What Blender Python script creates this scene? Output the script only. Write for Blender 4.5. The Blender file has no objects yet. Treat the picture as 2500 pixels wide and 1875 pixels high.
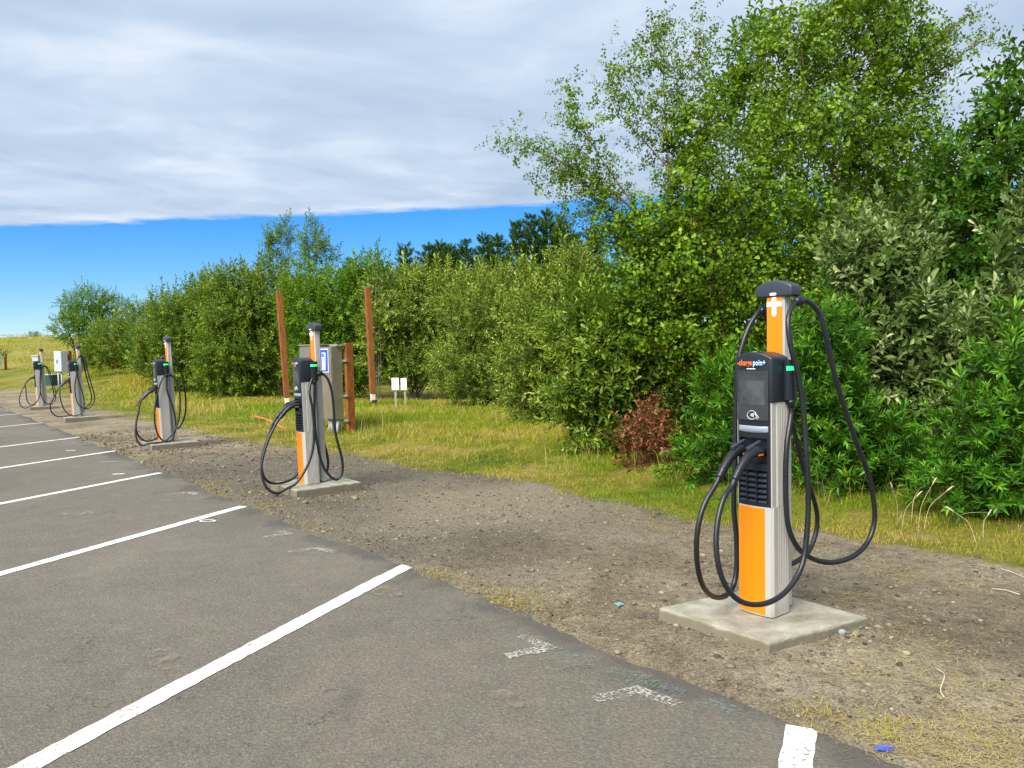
import bpy, bmesh, math, random
import numpy as np
from mathutils import Vector, Matrix

# ------------------------------------------------------------------ camera, sky, sun, exposure
sc = bpy.context.scene
COL = sc.collection
F_PX, CAM_H, ROLL = 1900.0, 1.555, 0.0202            # focal length in photo pixels (2500 wide), eye height, roll
PITCH = math.atan((937.5 - 855.0) / F_PX)
cam_d = bpy.data.cameras.new('camera'); cam = bpy.data.objects.new('camera', cam_d); COL.objects.link(cam)
cam_d.sensor_width = 36.0; cam_d.lens = 36.0 * F_PX / 2500.0; cam_d.clip_start = 0.05; cam_d.clip_end = 6000
cam.matrix_world = (Matrix.Translation((0, 0, CAM_H)) @ Matrix.Rotation(math.pi / 2 - PITCH, 4, 'X') @ Matrix.Rotation(-ROLL, 4, 'Z'))
sc.camera = cam
sc.render.resolution_x, sc.render.resolution_y = 1024, 768
sc.view_settings.view_transform = 'Standard'; sc.view_settings.look = 'None'
sc.view_settings.exposure = 0.75; sc.view_settings.gamma = 1.0
sc.render.engine = 'CYCLES'
sc.cycles.max_bounces = 7; sc.cycles.diffuse_bounces = 3; sc.cycles.glossy_bounces = 3
sc.cycles.transmission_bounces = 4; sc.cycles.transparent_max_bounces = 8
sc.cycles.use_denoising = True

SUN_DIR = Vector((-0.40, -0.58, 0.71)).normalized()   # towards the sun (veiled by the cloud sheet)
sun_d = bpy.data.lights.new('sun', 'SUN'); sun_d.energy = 5.0; sun_d.angle = math.radians(38); sun_d.color = (1.0, 0.95, 0.86)
sun = bpy.data.objects.new('sun', sun_d); COL.objects.link(sun)
sun.rotation_euler = (-SUN_DIR).to_track_quat('-Z', 'Y').to_euler()

w = bpy.data.worlds.new('World'); sc.world = w; w.use_nodes = True
def build_world():
    nt = w.node_tree; N = nt.nodes; L = nt.links; N.clear()
    out = N.new('ShaderNodeOutputWorld'); bg = N.new('ShaderNodeBackground'); bg.inputs[1].default_value = 0.1
    L.new(bg.outputs[0], out.inputs[0])
    sky = N.new('ShaderNodeTexSky'); sky.sky_type = 'NISHITA'; sky.sun_disc = False
    sky.sun_elevation = math.asin(SUN_DIR.z); sky.sun_rotation = math.atan2(SUN_DIR.x, SUN_DIR.y)
    sky.air_density = 1.0; sky.dust_density = 0.0; sky.ozone_density = 4.0
    hs = N.new('ShaderNodeHueSaturation'); hs.inputs['Saturation'].default_value = 1.24; hs.inputs['Value'].default_value = 1.0
    tint = N.new('ShaderNodeMix'); tint.data_type = 'RGBA'; tint.blend_type = 'MULTIPLY'; tint.inputs[0].default_value = 1.0; tint.inputs[7].default_value = (.64, .76, .98, 1)
    L.new(sky.outputs[0], tint.inputs[6]); L.new(tint.outputs[2], hs.inputs['Color'])
    tc = N.new('ShaderNodeTexCoord'); sep = N.new('ShaderNodeSeparateXYZ'); L.new(tc.outputs['Generated'], sep.inputs[0])
    def m(op, a, b=None, c=None, clamp=False):
        n = N.new('ShaderNodeMath'); n.operation = op; n.use_clamp = clamp
        for i, v in enumerate((a, b, c)):
            if v is None: continue
            if isinstance(v, (int, float)): n.inputs[i].default_value = v
            else: L.new(v, n.inputs[i])
        return n.outputs[0]
    z = m('MAXIMUM', sep.outputs['Z'], 0.02)
    px = m('DIVIDE', sep.outputs['X'], z); py = m('DIVIDE', sep.outputs['Y'], z)
    cb = N.new('ShaderNodeCombineXYZ'); L.new(px, cb.inputs[0]); L.new(py, cb.inputs[1])
    def noise(scale, detail, rough, sx=1, sy=1, off=0, dist=0):
        mp = N.new('ShaderNodeMapping'); mp.inputs['Scale'].default_value = (sx, sy, 1); mp.inputs['Location'].default_value = (off, off * .7, off * .3)
        L.new(cb.outputs[0], mp.inputs[0])
        t = N.new('ShaderNodeTexNoise'); t.inputs['Scale'].default_value = scale; t.inputs['Detail'].default_value = detail
        t.inputs['Roughness'].default_value = rough; t.inputs['Distortion'].default_value = dist
        L.new(mp.outputs[0], t.inputs['Vector']); return t.outputs['Fac']
    # sheet of cloud overhead whose far edge is a line on the cloud plane:  y + 0.118 x = 5.42
    edge_n = noise(1.1, 6, 0.6)
    e = m('ADD', m('ADD', py, m('MULTIPLY', px, 0.128)), m('MULTIPLY', m('SUBTRACT', edge_n, 0.5), 0.8))
    e = m('ADD', e, m('MULTIPLY', m('SUBTRACT', noise(5.0, 5, 0.6, off=2.2), 0.5), 0.22))
    mask = m('MULTIPLY', m('SUBTRACT', 5.52, e), 4.5, clamp=True)
    # texture of the sheet: long soft bands and puffs
    n1 = noise(0.8, 4, 0.5, 1.0, 1.0, 4.4, 0.7); n2 = noise(1.8, 3, 0.5, 0.9, 1.0, 9.7, 0.6)
    t = m('ADD', m('MULTIPLY', n1, 0.66), m('MULTIPLY', n2, 0.34))
    ramp = N.new('ShaderNodeValToRGB'); L.new(t, ramp.inputs[0])
    cr = ramp.color_ramp; cr.elements[0].position = 0.33; cr.elements[0].color = (2.6, 3.4, 4.5, 1)
    cr.elements[1].position = 0.66; cr.elements[1].color = (4.9, 5.4, 6.2, 1)
    el = cr.elements.new(0.5); el.color = (3.5, 4.25, 5.3, 1)
    mix = N.new('ShaderNodeMix'); mix.data_type = 'RGBA'
    L.new(mask, mix.inputs[0]); L.new(hs.outputs[0], mix.inputs[6]); L.new(ramp.outputs[0], mix.inputs[7])
    L.new(mix.outputs[2], bg.inputs[0])
build_world()

# ------------------------------------------------------------------ numbers: pixels to places
def ray(px, py):
    u, v = px - 1250.0, -(py - 937.5)
    c, s = math.cos(ROLL), math.sin(ROLL)
    u2, v2 = c * u + s * v, -s * u + c * v
    f = np.array([0, math.cos(PITCH), -math.sin(PITCH)]); up = np.array([0, math.sin(PITCH), math.cos(PITCH)])
    return f * F_PX + np.array([1.0, 0, 0]) * u2 + up * v2
def gnd(px, py, z=0.0):
    d = ray(px, py); t = (z - CAM_H) / d[2]; return np.array([d[0] * t, d[1] * t, z])
def at(px, py, depth):
    d = ray(px, py); t = depth / d[1]; return np.array([d[0] * t, d[1] * t, CAM_H + d[2] * t])
ROW = math.radians(128.6)
RU = np.array([math.cos(ROW), math.sin(ROW)]); RV = np.array([math.sin(ROW), -math.cos(ROW)])  # along the row / away from the lot
YAW = math.radians(-51.4)
def uv(x, y): return x * RU[0] + y * RU[1], x * RV[0] + y * RV[1]
def xy(u, v): return u * RU[0] + v * RV[0], u * RU[1] + v * RV[1]
EDGE_V = 2.81
def sstep(a, b, x):
    t = np.clip((x - a) / (b - a), 0, 1); return t * t * (3 - 2 * t)
_rs = np.random.RandomState(5); _tab = _rs.rand(256, 256)
def vnoise(x, y):
    xi, yi = np.floor(x).astype(int), np.floor(y).astype(int); fx, fy = x - xi, y - yi
    fx, fy = fx * fx * (3 - 2 * fx), fy * fy * (3 - 2 * fy)
    g = lambda a, b: _tab[a & 255, b & 255]
    return (g(xi, yi) * (1 - fx) + g(xi + 1, yi) * fx) * (1 - fy) + (g(xi, yi + 1) * (1 - fx) + g(xi + 1, yi + 1) * fx) * fy
GB_U = [1.0, 1.9, 3.3, 4.1, 4.9, 5.9, 7.2, 8.8, 10.8, 12.4, 14.4, 18.5, 26.5, 38.7, 70.8]
GB_V = [5.95, 5.84, 5.85, 5.5, 5.6, 5.55, 5.85, 5.3, 5.5, 5.1, 4.85, 4.9, 4.85, 5.6, 6.5]
def grass_v(u): return np.interp(u, GB_U, GB_V)
def gz(x, y):
    x = np.asarray(x, float); y = np.asarray(y, float)
    u, v = uv(x, y); d = np.hypot(x, y)
    n = vnoise(x * 1.3 + 7, y * 1.3) * .5 + vnoise(x * 4.1, y * 4.1 + 9) * .3 + vnoise(x * 11.3, y * 11.3) * .2 - .5
    n2 = vnoise(x * 23.0, y * 23.0 + 3) - .5
    off = sstep(EDGE_V - .16, EDGE_V + .14, v)
    z = -.05 * (1 - off) + off * (.012 + .05 * n + .016 * n2 * (d < 16))
    z = z + .95 * sstep(7.2, 10.5, v) * sstep(38, 50, u) + .12 * sstep(5.5, 8, v) * (1 - sstep(14, 24, u))
    z = z + .042 * np.exp(-((x - 1.36) ** 2 + (y - 4.2) ** 2) / .9) * off
    far = sstep(66, 165, d)
    z = z + far * (4.9 + 1.4 * (vnoise(x * .02 + 3, y * .02) - .5) + .5 * (vnoise(x * .11, y * .11) - .5))
    return z
def gz1(x, y): return float(gz(np.array([x]), np.array([y]))[0])

# ------------------------------------------------------------------ materials
MATS = {}
def new_mat(name):
    m = bpy.data.materials.new(name); m.use_nodes = True; MATS[name] = m
    nt = m.node_tree; return m, nt, nt.nodes, nt.links, nt.nodes['Principled BSDF']
def pos_node(N, L, obj=False):
    g = N.new('ShaderNodeTexCoord') if obj else N.new('ShaderNodeNewGeometry')
    return g.outputs['Object'] if obj else g.outputs['Position']
def nz(N, L, vec, scale, detail=3, rough=.55, kind='noise', dist=0.0):
    if kind == 'voro':
        t = N.new('ShaderNodeTexVoronoi'); t.inputs['Scale'].default_value = scale; L.new(vec, t.inputs['Vector']); return t
    t = N.new('ShaderNodeTexNoise'); t.inputs['Scale'].default_value = scale; t.inputs['Detail'].default_value = detail
    t.inputs['Roughness'].default_value = rough; t.inputs['Distortion'].default_value = dist; L.new(vec, t.inputs['Vector']); return t
def ramp(N, L, fac, stops):
    r = N.new('ShaderNodeValToRGB'); L.new(fac, r.inputs[0]); e = r.color_ramp.elements
    while len(e) < len(stops): e.new(0.5)
    for k, (p, c) in enumerate(stops):
        e[k].position = p; e[k].color = (*c, 1) if len(c) == 3 else c
    return r.outputs[0]
def mixc(N, L, fac, a, b, mode='MIX'):
    n = N.new('ShaderNodeMix'); n.data_type = 'RGBA'; n.blend_type = mode
    for i, v in ((0, fac), (6, a), (7, b)):
        if isinstance(v, (int, float)): n.inputs[i].default_value = v
        elif isinstance(v, tuple): n.inputs[i].default_value = (*v, 1)
        else: L.new(v, n.inputs[i])
    return n.outputs[2]
def mth(N, L, op, a, b=None, clamp=False):
    n = N.new('ShaderNodeMath'); n.operation = op; n.use_clamp = clamp
    for i, v in enumerate((a, b)):
        if v is None: continue
        if isinstance(v, (int, float)): n.inputs[i].default_value = v
        else: L.new(v, n.inputs[i])
    return n.outputs[0]
def bump(N, L, bs, h, strength, dist):
    b = N.new('ShaderNodeBump'); b.inputs['Strength'].default_value = strength; b.inputs['Distance'].default_value = dist
    L.new(h, b.inputs['Height']); L.new(b.outputs[0], bs.inputs['Normal'])

def simple(name, col, rough=.5, metal=0.0, var=.18, scale=6, bmp=0.0, bscale=60, spec=.5, emit=None, stretch=None):
    m, nt, N, L, bs = new_mat(name)
    v = pos_node(N, L, True)
    if stretch:
        mp = N.new('ShaderNodeMapping'); mp.inputs['Scale'].default_value = stretch; L.new(v, mp.inputs[0]); v = mp.outputs[0]
    n = nz(N, L, v, scale, 4, .6)
    lo = tuple(c * (1 - var) for c in col); hi = tuple(min(1, c * (1 + var)) for c in col)
    L.new(ramp(N, L, n.outputs['Fac'], [(.3, lo), (.7, hi)]), bs.inputs['Base Color'])
    bs.inputs['Roughness'].default_value = rough; bs.inputs['Metallic'].default_value = metal
    bs.inputs['Specular IOR Level'].default_value = spec
    if bmp:
        bump(N, L, bs, nz(N, L, v, bscale, 4).outputs['Fac'], bmp, .01)
    if emit:
        bs.inputs['Emission Color'].default_value = (*emit[0], 1); bs.inputs['Emission Strength'].default_value = emit[1]
    return m
simple('aluminium', (.50, .49, .45), .45, .35, .06, 3, stretch=(6, 6, .6))
simple('orange_vinyl', (.78, .205, .0), .38, 0, .05, 3)
simple('white_vinyl', (.80, .80, .79), .4, 0, .04, 4)
simple('charcoal_plastic', (.026, .035, .050), .42, 0, .12, 8, .05, 240)
simple('head_plastic', (.011, .016, .025), .40, 0, .12, 8, .05, 240)
simple('black_plastic', (.006, .010, .016), .36, 0, .15, 8, .05, 240)
simple('dark_recess', (.008, .011, .016), .6, 0, .15, 8)
simple('cable_rubber', (.007, .009, .013), .42, 0, .15, 10, .04, 120)
simple('grey_lip', (.20, .24, .29), .35, 0, .08, 6)
simple('screen_glass', (.030, .036, .042), .12, 0, .3, 9, spec=.8)
simple('screen_grey', (.050, .058, .062), .22, 0, .35, 11, spec=.7)
simple('logo_orange', (.85, .16, .02), .5, 0, .05, 5)
simple('logo_blue', (.42, .66, .82), .5, 0, .05, 5)
simple('green_light', (.02, .7, .2), .4, 0, .05, 5, emit=((.01, .9, .22), .85))
simple('connector_orange', (.55, .13, .02), .5, 0, .1, 5)
simple('stained_wood', (.21, .068, .008), .75, 0, .5, 6, .25, 60, stretch=(7, 7, .8))
simple('grey_wood', (.33, .30, .25), .8, 0, .3, 6, .3, 60, stretch=(6, 6, .8))
simple('bare_wood', (.55, .50, .40), .8, 0, .35, 14, .3, 60)
simple('stainless', (.30, .265, .20), .38, .6, .12, 2.2, .02, 90)
simple('grey_enamel', (.43, .46, .50), .45, .1, .06, 4)
simple('pale_enamel', (.55, .56, .57), .45, .1, .06, 4)
simple('green_enamel', (.018, .058, .042), .45, 0, .15, 4)
simple('pvc_grey', (.36, .40, .43), .5, 0, .08, 6)
simple('galvanised', (.42, .43, .43), .45, .7, .15, 12)
simple('sign_blue', (.008, .085, .50), .4, 0, .06, 4)
simple('sign_white', (.82, .82, .82), .5, 0, .03, 4)
simple('paper', (.80, .80, .82), .7, 0, .03, 7)
simple('ink', (.10, .11, .15), .7, 0, .2, 20)
simple('orange_plastic', (.80, .16, .05), .5, 0, .1, 5)
simple('bark_brown', (.085, .052, .03), .85, 0, .45, 14, .5, 50)
simple('bark_grey', (.10, .085, .068), .85, 0, .45, 14, .5, 50)
simple('bark_birch', (.17, .085, .045), .7, 0, .4, 9, .4, 40)
simple('stone_tan', (.20, .165, .10), .85, 0, .25, 40, .5, 120)
simple('stone_grey', (.24, .25, .26), .8, 0, .2, 40, .4, 120)
simple('blue_twine', (.06, .10, .48), .6, 0, .25, 30)
simple('teal_scrap', (.16, .42, .40), .6, 0, .25, 30)
simple('dry_stick', (.50, .42, .26), .8, 0, .25, 14)
simple('white_stick', (.50, .46, .38), .8, 0, .15, 14)

def mat_asphalt():
    m, nt, N, L, bs = new_mat('asphalt')
    P = pos_node(N, L)
    big = nz(N, L, P, .55, 5, .6, dist=.6); mid = nz(N, L, P, 5, 4, .6); fine = nz(N, L, P, 60, 5, .75); agg = nz(N, L, P, 150, 2, .5, 'voro')
    c = ramp(N, L, big.outputs['Fac'], [(.28, (.090, .084, .065)), (.43, (.117, .106, .085)), (.58, (.130, .115, .093)), (.74, (.156, .140, .113))])
    c = mixc(N, L, .78, c, ramp(N, L, fine.outputs['Fac'], [(.30, (.50, .49, .47)), (.5, (.96, .96, .96)), (.72, (1.45, 1.43, 1.38))]), 'MULTIPLY')
    c = mixc(N, L, .30, c, ramp(N, L, mid.outputs['Fac'], [(.3, (.70, .72, .70)), (.7, (1.25, 1.22, 1.18))]), 'MULTIPLY')
    # exposed aggregate: pale and dark chips
    vc = nz(N, L, P, 95, 0, .5, 'voro'); sp = N.new('ShaderNodeSeparateColor'); L.new(vc.outputs['Color'], sp.inputs[0])
    c = mixc(N, L, mth(N, L, 'MULTIPLY', mth(N, L, 'GREATER_THAN', sp.outputs[0], .90), .22), c, (.26, .245, .21))
    c = mixc(N, L, mth(N, L, 'MULTIPLY', mth(N, L, 'LESS_THAN', sp.outputs[0], .10), .30), c, (.045, .043, .040))
    # dark, tar-rich strip along the edge, broken by noise
    vd = N.new('ShaderNodeVectorMath'); vd.operation = 'DOT_PRODUCT'; L.new(P, vd.inputs[0]); vd.inputs[1].default_value = (RV[0], RV[1], 0)
    e = mth(N, L, 'ADD', vd.outputs['Value'], mth(N, L, 'MULTIPLY', mth(N, L, 'SUBTRACT', nz(N, L, P, 1.6, 5, .65).outputs['Fac'], .5), 1.1))
    em = mth(N, L, 'MULTIPLY', mth(N, L, 'SUBTRACT', e, EDGE_V - .16), 6.0, True)
    c = mixc(N, L, mth(N, L, 'MULTIPLY', em, .80), c, mixc(N, L, fine.outputs['Fac'], (.022, .021, .020), (.11, .10, .09)))
    # a few darker tar stains with their own shapes
    st = nz(N, L, P, .9, 6, .62, dist=1.0)
    sm = mth(N, L, 'MULTIPLY', mth(N, L, 'SUBTRACT', st.outputs['Fac'], .63), 7.0, True)
    c = mixc(N, L, mth(N, L, 'MULTIPLY', sm, .45), c, (.055, .052, .048))
    # hairline cracks
    wp = N.new('ShaderNodeVectorMath'); wp.operation = 'ADD'; L.new(P, wp.inputs[0]); L.new(nz(N, L, P, 2.2, 5, .7).outputs['Color'], wp.inputs[1])
    vk = N.new('ShaderNodeTexVoronoi'); vk.feature = 'DISTANCE_TO_EDGE'; vk.inputs['Scale'].default_value = .42; L.new(wp.outputs[0], vk.inputs['Vector'])
    ck = mth(N, L, 'MULTIPLY', mth(N, L, 'LESS_THAN', vk.outputs['Distance'], .0035), mth(N, L, 'GREATER_THAN', nz(N, L, P, .8, 3, .5).outputs['Fac'], .56))
    c = mixc(N, L, mth(N, L, 'MULTIPLY', ck, .55), c, (.03, .028, .025))
    # thin dust of pale grit
    du = mth(N, L, 'MULTIPLY', mth(N, L, 'SUBTRACT', nz(N, L, P, 2.3, 6, .7).outputs['Fac'], .58), 4.0, True)
    c = mixc(N, L, mth(N, L, 'MULTIPLY', du, .35), c, (.24, .21, .165))
    L.new(c, bs.inputs['Base Color']); bs.inputs['Roughness'].default_value = .88; bs.inputs['Specular IOR Level'].default_value = .3
    h = mth(N, L, 'ADD', mth(N, L, 'MULTIPLY', fine.outputs['Fac'], .8), mth(N, L, 'MULTIPLY', vc.outputs['Distance'], .8))
    bump(N, L, bs, h, .6, .007)
mat_asphalt()

def mat_ground():
    m, nt, N, L, bs = new_mat('ground')
    P = pos_node(N, L)
    big = nz(N, L, P, .9, 5, .6, dist=.5); mid = nz(N, L, P, 7, 5, .65); fine = nz(N, L, P, 75, 4, .7)
    dirt = ramp(N, L, big.outputs['Fac'], [(.30, (.165, .136, .094)), (.45, (.215, .180, .126)), (.55, (.27, .23, .165)), (.70, (.34, .295, .215))])
    dirt = mixc(N, L, .55, dirt, ramp(N, L, mid.outputs['Fac'], [(.3, (.42, .41, .39)), (.5, (1, 1, 1)), (.7, (1.35, 1.32, 1.25))]), 'MULTIPLY')
    dirt = mixc(N, L, .8, dirt, ramp(N, L, fine.outputs['Fac'], [(.32, (.38, .37, .35)), (.5, (1, 1, 1)), (.68, (1.6, 1.55, 1.45))]), 'MULTIPLY')
    dirt = mixc(N, L, .6, dirt, ramp(N, L, nz(N, L, P, 22, 5, .7).outputs['Fac'], [(.3, (.5, .49, .47)), (.5, (1, 1, 1)), (.7, (1.4, 1.37, 1.3))]), 'MULTIPLY')
    # grey gravelly zone between the near and the second charger
    sv = N.new('ShaderNodeVectorMath'); sv.operation = 'DISTANCE'; L.new(P, sv.inputs[0])
    gx, gy = xy(8.2, 3.7); sv.inputs[1].default_value = (gx, gy, 0)
    gm = mth(N, L, 'MULTIPLY', mth(N, L, 'SUBTRACT', mth(N, L, 'ADD', 3.6, mth(N, L, 'MULTIPLY', big.outputs['Fac'], 2.0)), sv.outputs['Value']), .6, True)
    grav = ramp(N, L, nz(N, L, P, 42, 4, .8).outputs['Fac'], [(.32, (.045, .042, .036)), (.5, (.118, .108, .090)), (.66, (.215, .20, .165))])
    dirt = mixc(N, L, mth(N, L, 'MULTIPLY', gm, .7), dirt, grav)
    # dry pale sand in the middle of the verge
    s2 = N.new('ShaderNodeVectorMath'); s2.operation = 'DISTANCE'; L.new(P, s2.inputs[0]); hx, hy = xy(6.3, 4.6); s2.inputs[1].default_value = (hx, hy, 0)
    sm_ = mth(N, L, 'MULTIPLY', mth(N, L, 'SUBTRACT', mth(N, L, 'ADD', 1.0, mth(N, L, 'MULTIPLY', big.outputs['Fac'], 1.6)), s2.outputs['Value']), .9, True)
    dirt = mixc(N, L, mth(N, L, 'MULTIPLY', sm_, .65), dirt, mixc(N, L, fine.outputs['Fac'], (.17, .14, .095), (.42, .365, .265)))
    # soil and thatch under the grass
    gr = ramp(N, L, nz(N, L, P, .8, 6, .65).outputs['Fac'], [(.32, (.06, .10, .010)), (.45, (.13, .145, .012)), (.56, (.24, .20, .04)), (.68, (.32, .25, .10))])
    gr = mixc(N, L, .7, gr, ramp(N, L, nz(N, L, P, 26, 5, .75).outputs['Fac'], [(.3, (.45, .48, .42)), (.7, (1.4, 1.36, 1.3))]), 'MULTIPLY')
    at_ = N.new('ShaderNodeAttribute'); at_.attribute_name = 'grassy'
    gf = mth(N, L, 'MULTIPLY', mth(N, L, 'SUBTRACT', mth(N, L, 'ADD', at_.outputs['Fac'], mth(N, L, 'MULTIPLY', mth(N, L, 'SUBTRACT', mid.outputs['Fac'], .5), 1.0)), .35), 3.0, True)
    # dune field far off: long pale grass
    dn = ramp(N, L, nz(N, L, P, .09, 6, .7, dist=.5).outputs['Fac'], [(.35, (.10, .125, .014)), (.5, (.18, .175, .028)), (.65, (.26, .22, .07))])
    dn = mixc(N, L, .5, dn, ramp(N, L, nz(N, L, P, 1.1, 6, .8).outputs['Fac'], [(.3, (.5, .52, .48)), (.7, (1.4, 1.36, 1.3))]), 'MULTIPLY')
    ds = N.new('ShaderNodeVectorMath'); ds.operation = 'LENGTH'; L.new(P, ds.inputs[0])
    df = mth(N, L, 'MULTIPLY', mth(N, L, 'SUBTRACT', ds.outputs['Value'], 48), .05, True)
    c = mixc(N, L, gf, dirt, mixc(N, L, df, gr, dn))
    L.new(c, bs.inputs['Base Color']); bs.inputs['Roughness'].default_value = .95; bs.inputs['Specular IOR Level'].default_value = .15
    h = mth(N, L, 'ADD', mth(N, L, 'MULTIPLY', mid.outputs['Fac'], 1.0), mth(N, L, 'MULTIPLY', fine.outputs['Fac'], .55))
    bump(N, L, bs, mth(N, L, 'ADD', h, mth(N, L, 'MULTIPLY', nz(N, L, P, 22, 5, .7).outputs['Fac'], .8)), 1.0, .05)
mat_ground()

def mat_concrete():
    m, nt, N, L, bs = new_mat('concrete')
    P = pos_node(N, L)
    c = ramp(N, L, nz(N, L, P, 6, 6, .65, dist=.4).outputs['Fac'], [(.3, (.23, .215, .165)), (.5, (.32, .307, .252)), (.7, (.385, .375, .32))])
    c = mixc(N, L, .5, c, ramp(N, L, nz(N, L, P, 110, 4, .7).outputs['Fac'], [(.3, (.7, .7, .68)), (.65, (1.12, 1.12, 1.1))]), 'MULTIPLY')
    vz = N.new('ShaderNodeSeparateXYZ'); L.new(P, vz.inputs[0])
    soil_shade = mth(N, L, 'MULTIPLY', mth(N, L, 'SUBTRACT', .112, mth(N, L, 'ADD', vz.outputs['Z'], mth(N, L, 'MULTIPLY', mth(N, L, 'SUBTRACT', nz(N, L, P, 9, 4).outputs['Fac'], .5), .05))), 40, True)
    c = mixc(N, L, mth(N, L, 'MULTIPLY', soil_shade, .75), c, (.105, .088, .048))      # soil splashed on the form-cast sides, with their shade painted in
    L.new(c, bs.inputs['Base Color']); bs.inputs['Roughness'].default_value = .9
    bump(N, L, bs, mth(N, L, 'ADD', nz(N, L, P, 30, 5).outputs['Fac'], nz(N, L, P, 160, 3).outputs['Fac']), .35, .006)
mat_concrete()

def mat_paint(name, col, keep, scale=55, sharp=14, bmp=.6):
    """road paint worn through to the asphalt in specks: keep = share of paint left"""
    m, nt, N, L, bs = new_mat(name)
    P = pos_node(N, L)
    a = nz(N, L, P, scale, 5, .75); b = nz(N, L, P, 4, 4, .6)
    f = mth(N, L, 'ADD', mth(N, L, 'MULTIPLY', a.outputs['Fac'], .75), mth(N, L, 'MULTIPLY', b.outputs['Fac'], .25))
    msk = mth(N, L, 'MULTIPLY', mth(N, L, 'SUBTRACT', f, 1.0 - keep), sharp, True)
    L.new(mixc(N, L, a.outputs['Fac'], tuple(x * .86 for x in col), tuple(min(.88, x * 1.08) for x in col)), bs.inputs['Base Color'])
    bs.inputs['Roughness'].default_value = .8
    bump(N, L, bs, a.outputs['Fac'], bmp, .006)
    tr = N.new('ShaderNodeBsdfTransparent'); mx = N.new('ShaderNodeMixShader'); L.new(msk, mx.inputs[0]); L.new(tr.outputs[0], mx.inputs[1]); L.new(bs.outputs[0], mx.inputs[2])
    L.new(mx.outputs[0], N['Material Output'].inputs[0])
mat_paint('line_paint', (.60, .60, .565), .625)
mat_paint('worn_paint', (.37, .355, .31), .52, 70)
mat_paint('faint_paint', (.42, .40, .35), .475, 70)
mat_paint('teal_paint', (.15, .25, .20), .478, 60, 4, .1)
mat_paint('dust_patch', (.24, .205, .155), .56, 9, 3, .1)

def mat_leaf(name, stops, twig=(.09, .06, .035), trans=.35, rough=.45, spec=.4, tcol=(.30, .42, .012)):
    m, nt, N, L, bs = new_mat(name)
    a = N.new('ShaderNodeAttribute'); a.attribute_name = 'tint'
    st = [(0.0, twig), (.06, twig), (.07, stops[0][1])] + [(.07 + .93 * p, c) for p, c in stops]
    c = ramp(N, L, a.outputs['Fac'], st)
    L.new(c, bs.inputs['Base Color']); bs.inputs['Roughness'].default_value = rough; bs.inputs['Specular IOR Level'].default_value = spec
    t = N.new('ShaderNodeBsdfTranslucent')
    L.new(mixc(N, L, .5, c, tcol), t.inputs[0])
    mx = N.new('ShaderNodeMixShader'); mx.inputs[0].default_value = trans
    L.new(bs.outputs[0], mx.inputs[1]); L.new(t.outputs[0], mx.inputs[2]); L.new(mx.outputs[0], N['Material Output'].inputs[0])
mat_leaf('leaf_birch', [(0, (.032, .092, .003)), (.45, (.098, .205, .006)), (.85, (.215, .345, .014)), (.955, (.36, .43, .05)), (.972, (.62, .40, .01)), (1, (.68, .38, .01))], (.075, .045, .028), .33, .5, .22)
mat_leaf('leaf_broad', [(0, (0.040, 0.119, 0.005)), (.5, (0.099, 0.224, 0.007)), (1, (0.256, 0.406, 0.031))], (.08, .06, .03), .33, .5, .22)
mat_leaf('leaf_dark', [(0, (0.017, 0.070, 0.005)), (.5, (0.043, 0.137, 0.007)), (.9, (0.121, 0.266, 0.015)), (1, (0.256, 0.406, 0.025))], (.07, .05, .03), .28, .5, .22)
mat_leaf('leaf_silver', [(0, (.040, .085, .014)), (.4, (.105, .175, .036)), (.75, (.24, .315, .105)), (1, (.52, .58, .30))], (.16, .12, .05), .24, .55, .2, (.24, .34, .05))
mat_leaf('leaf_willow', [(0, (0.045, 0.105, 0.007)), (.5, (0.125, 0.210, 0.013)), (.85, (0.270, 0.343, 0.044)), (1, (0.540, 0.602, 0.188))], (.10, .075, .04), .25, .5, .2)
mat_leaf('leaf_willow_pale', [(0, (0.068, 0.126, 0.013)), (.5, (0.177, 0.259, 0.025)), (.85, (0.355, 0.420, 0.081)), (1, (0.611, 0.644, 0.250))], (.10, .075, .04), .25, .5, .2)
mat_leaf('leaf_myrtle', [(0, (.014, .080, .003)), (.5, (.048, .170, .007)), (1, (.17, .36, .025))], (.07, .05, .03), .25, .45, .25)
mat_leaf('leaf_dead', [(0, (.085, .030, .012)), (.5, (.20, .075, .030)), (1, (.46, .24, .13))], (.10, .06, .035), .2, .7, .1, (.35, .15, .05))
mat_leaf('needle', [(0, (.022, .060, .004)), (.5, (.055, .120, .008)), (1, (.12, .20, .015))], (.05, .035, .025), .2, .8, .03, (.12, .18, .01))
mat_leaf('grass_blade', [(0, (.070, .20, .004)), (.3, (.19, .28, .005)), (.5, (.33, .31, .010)), (.7, (.42, .32, .060)), (1, (.52, .42, .22))], (.2, .15, .07), .32, .6, .15, (.46, .43, .02))
mat_leaf('pebbles', [(0, (.040, .034, .026)), (.35, (.105, .088, .062)), (.65, (.18, .153, .108)), (.88, (.24, .205, .14)), (1, (.33, .29, .20))], (.06, .05, .04), 0.0, .9, .2)

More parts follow.
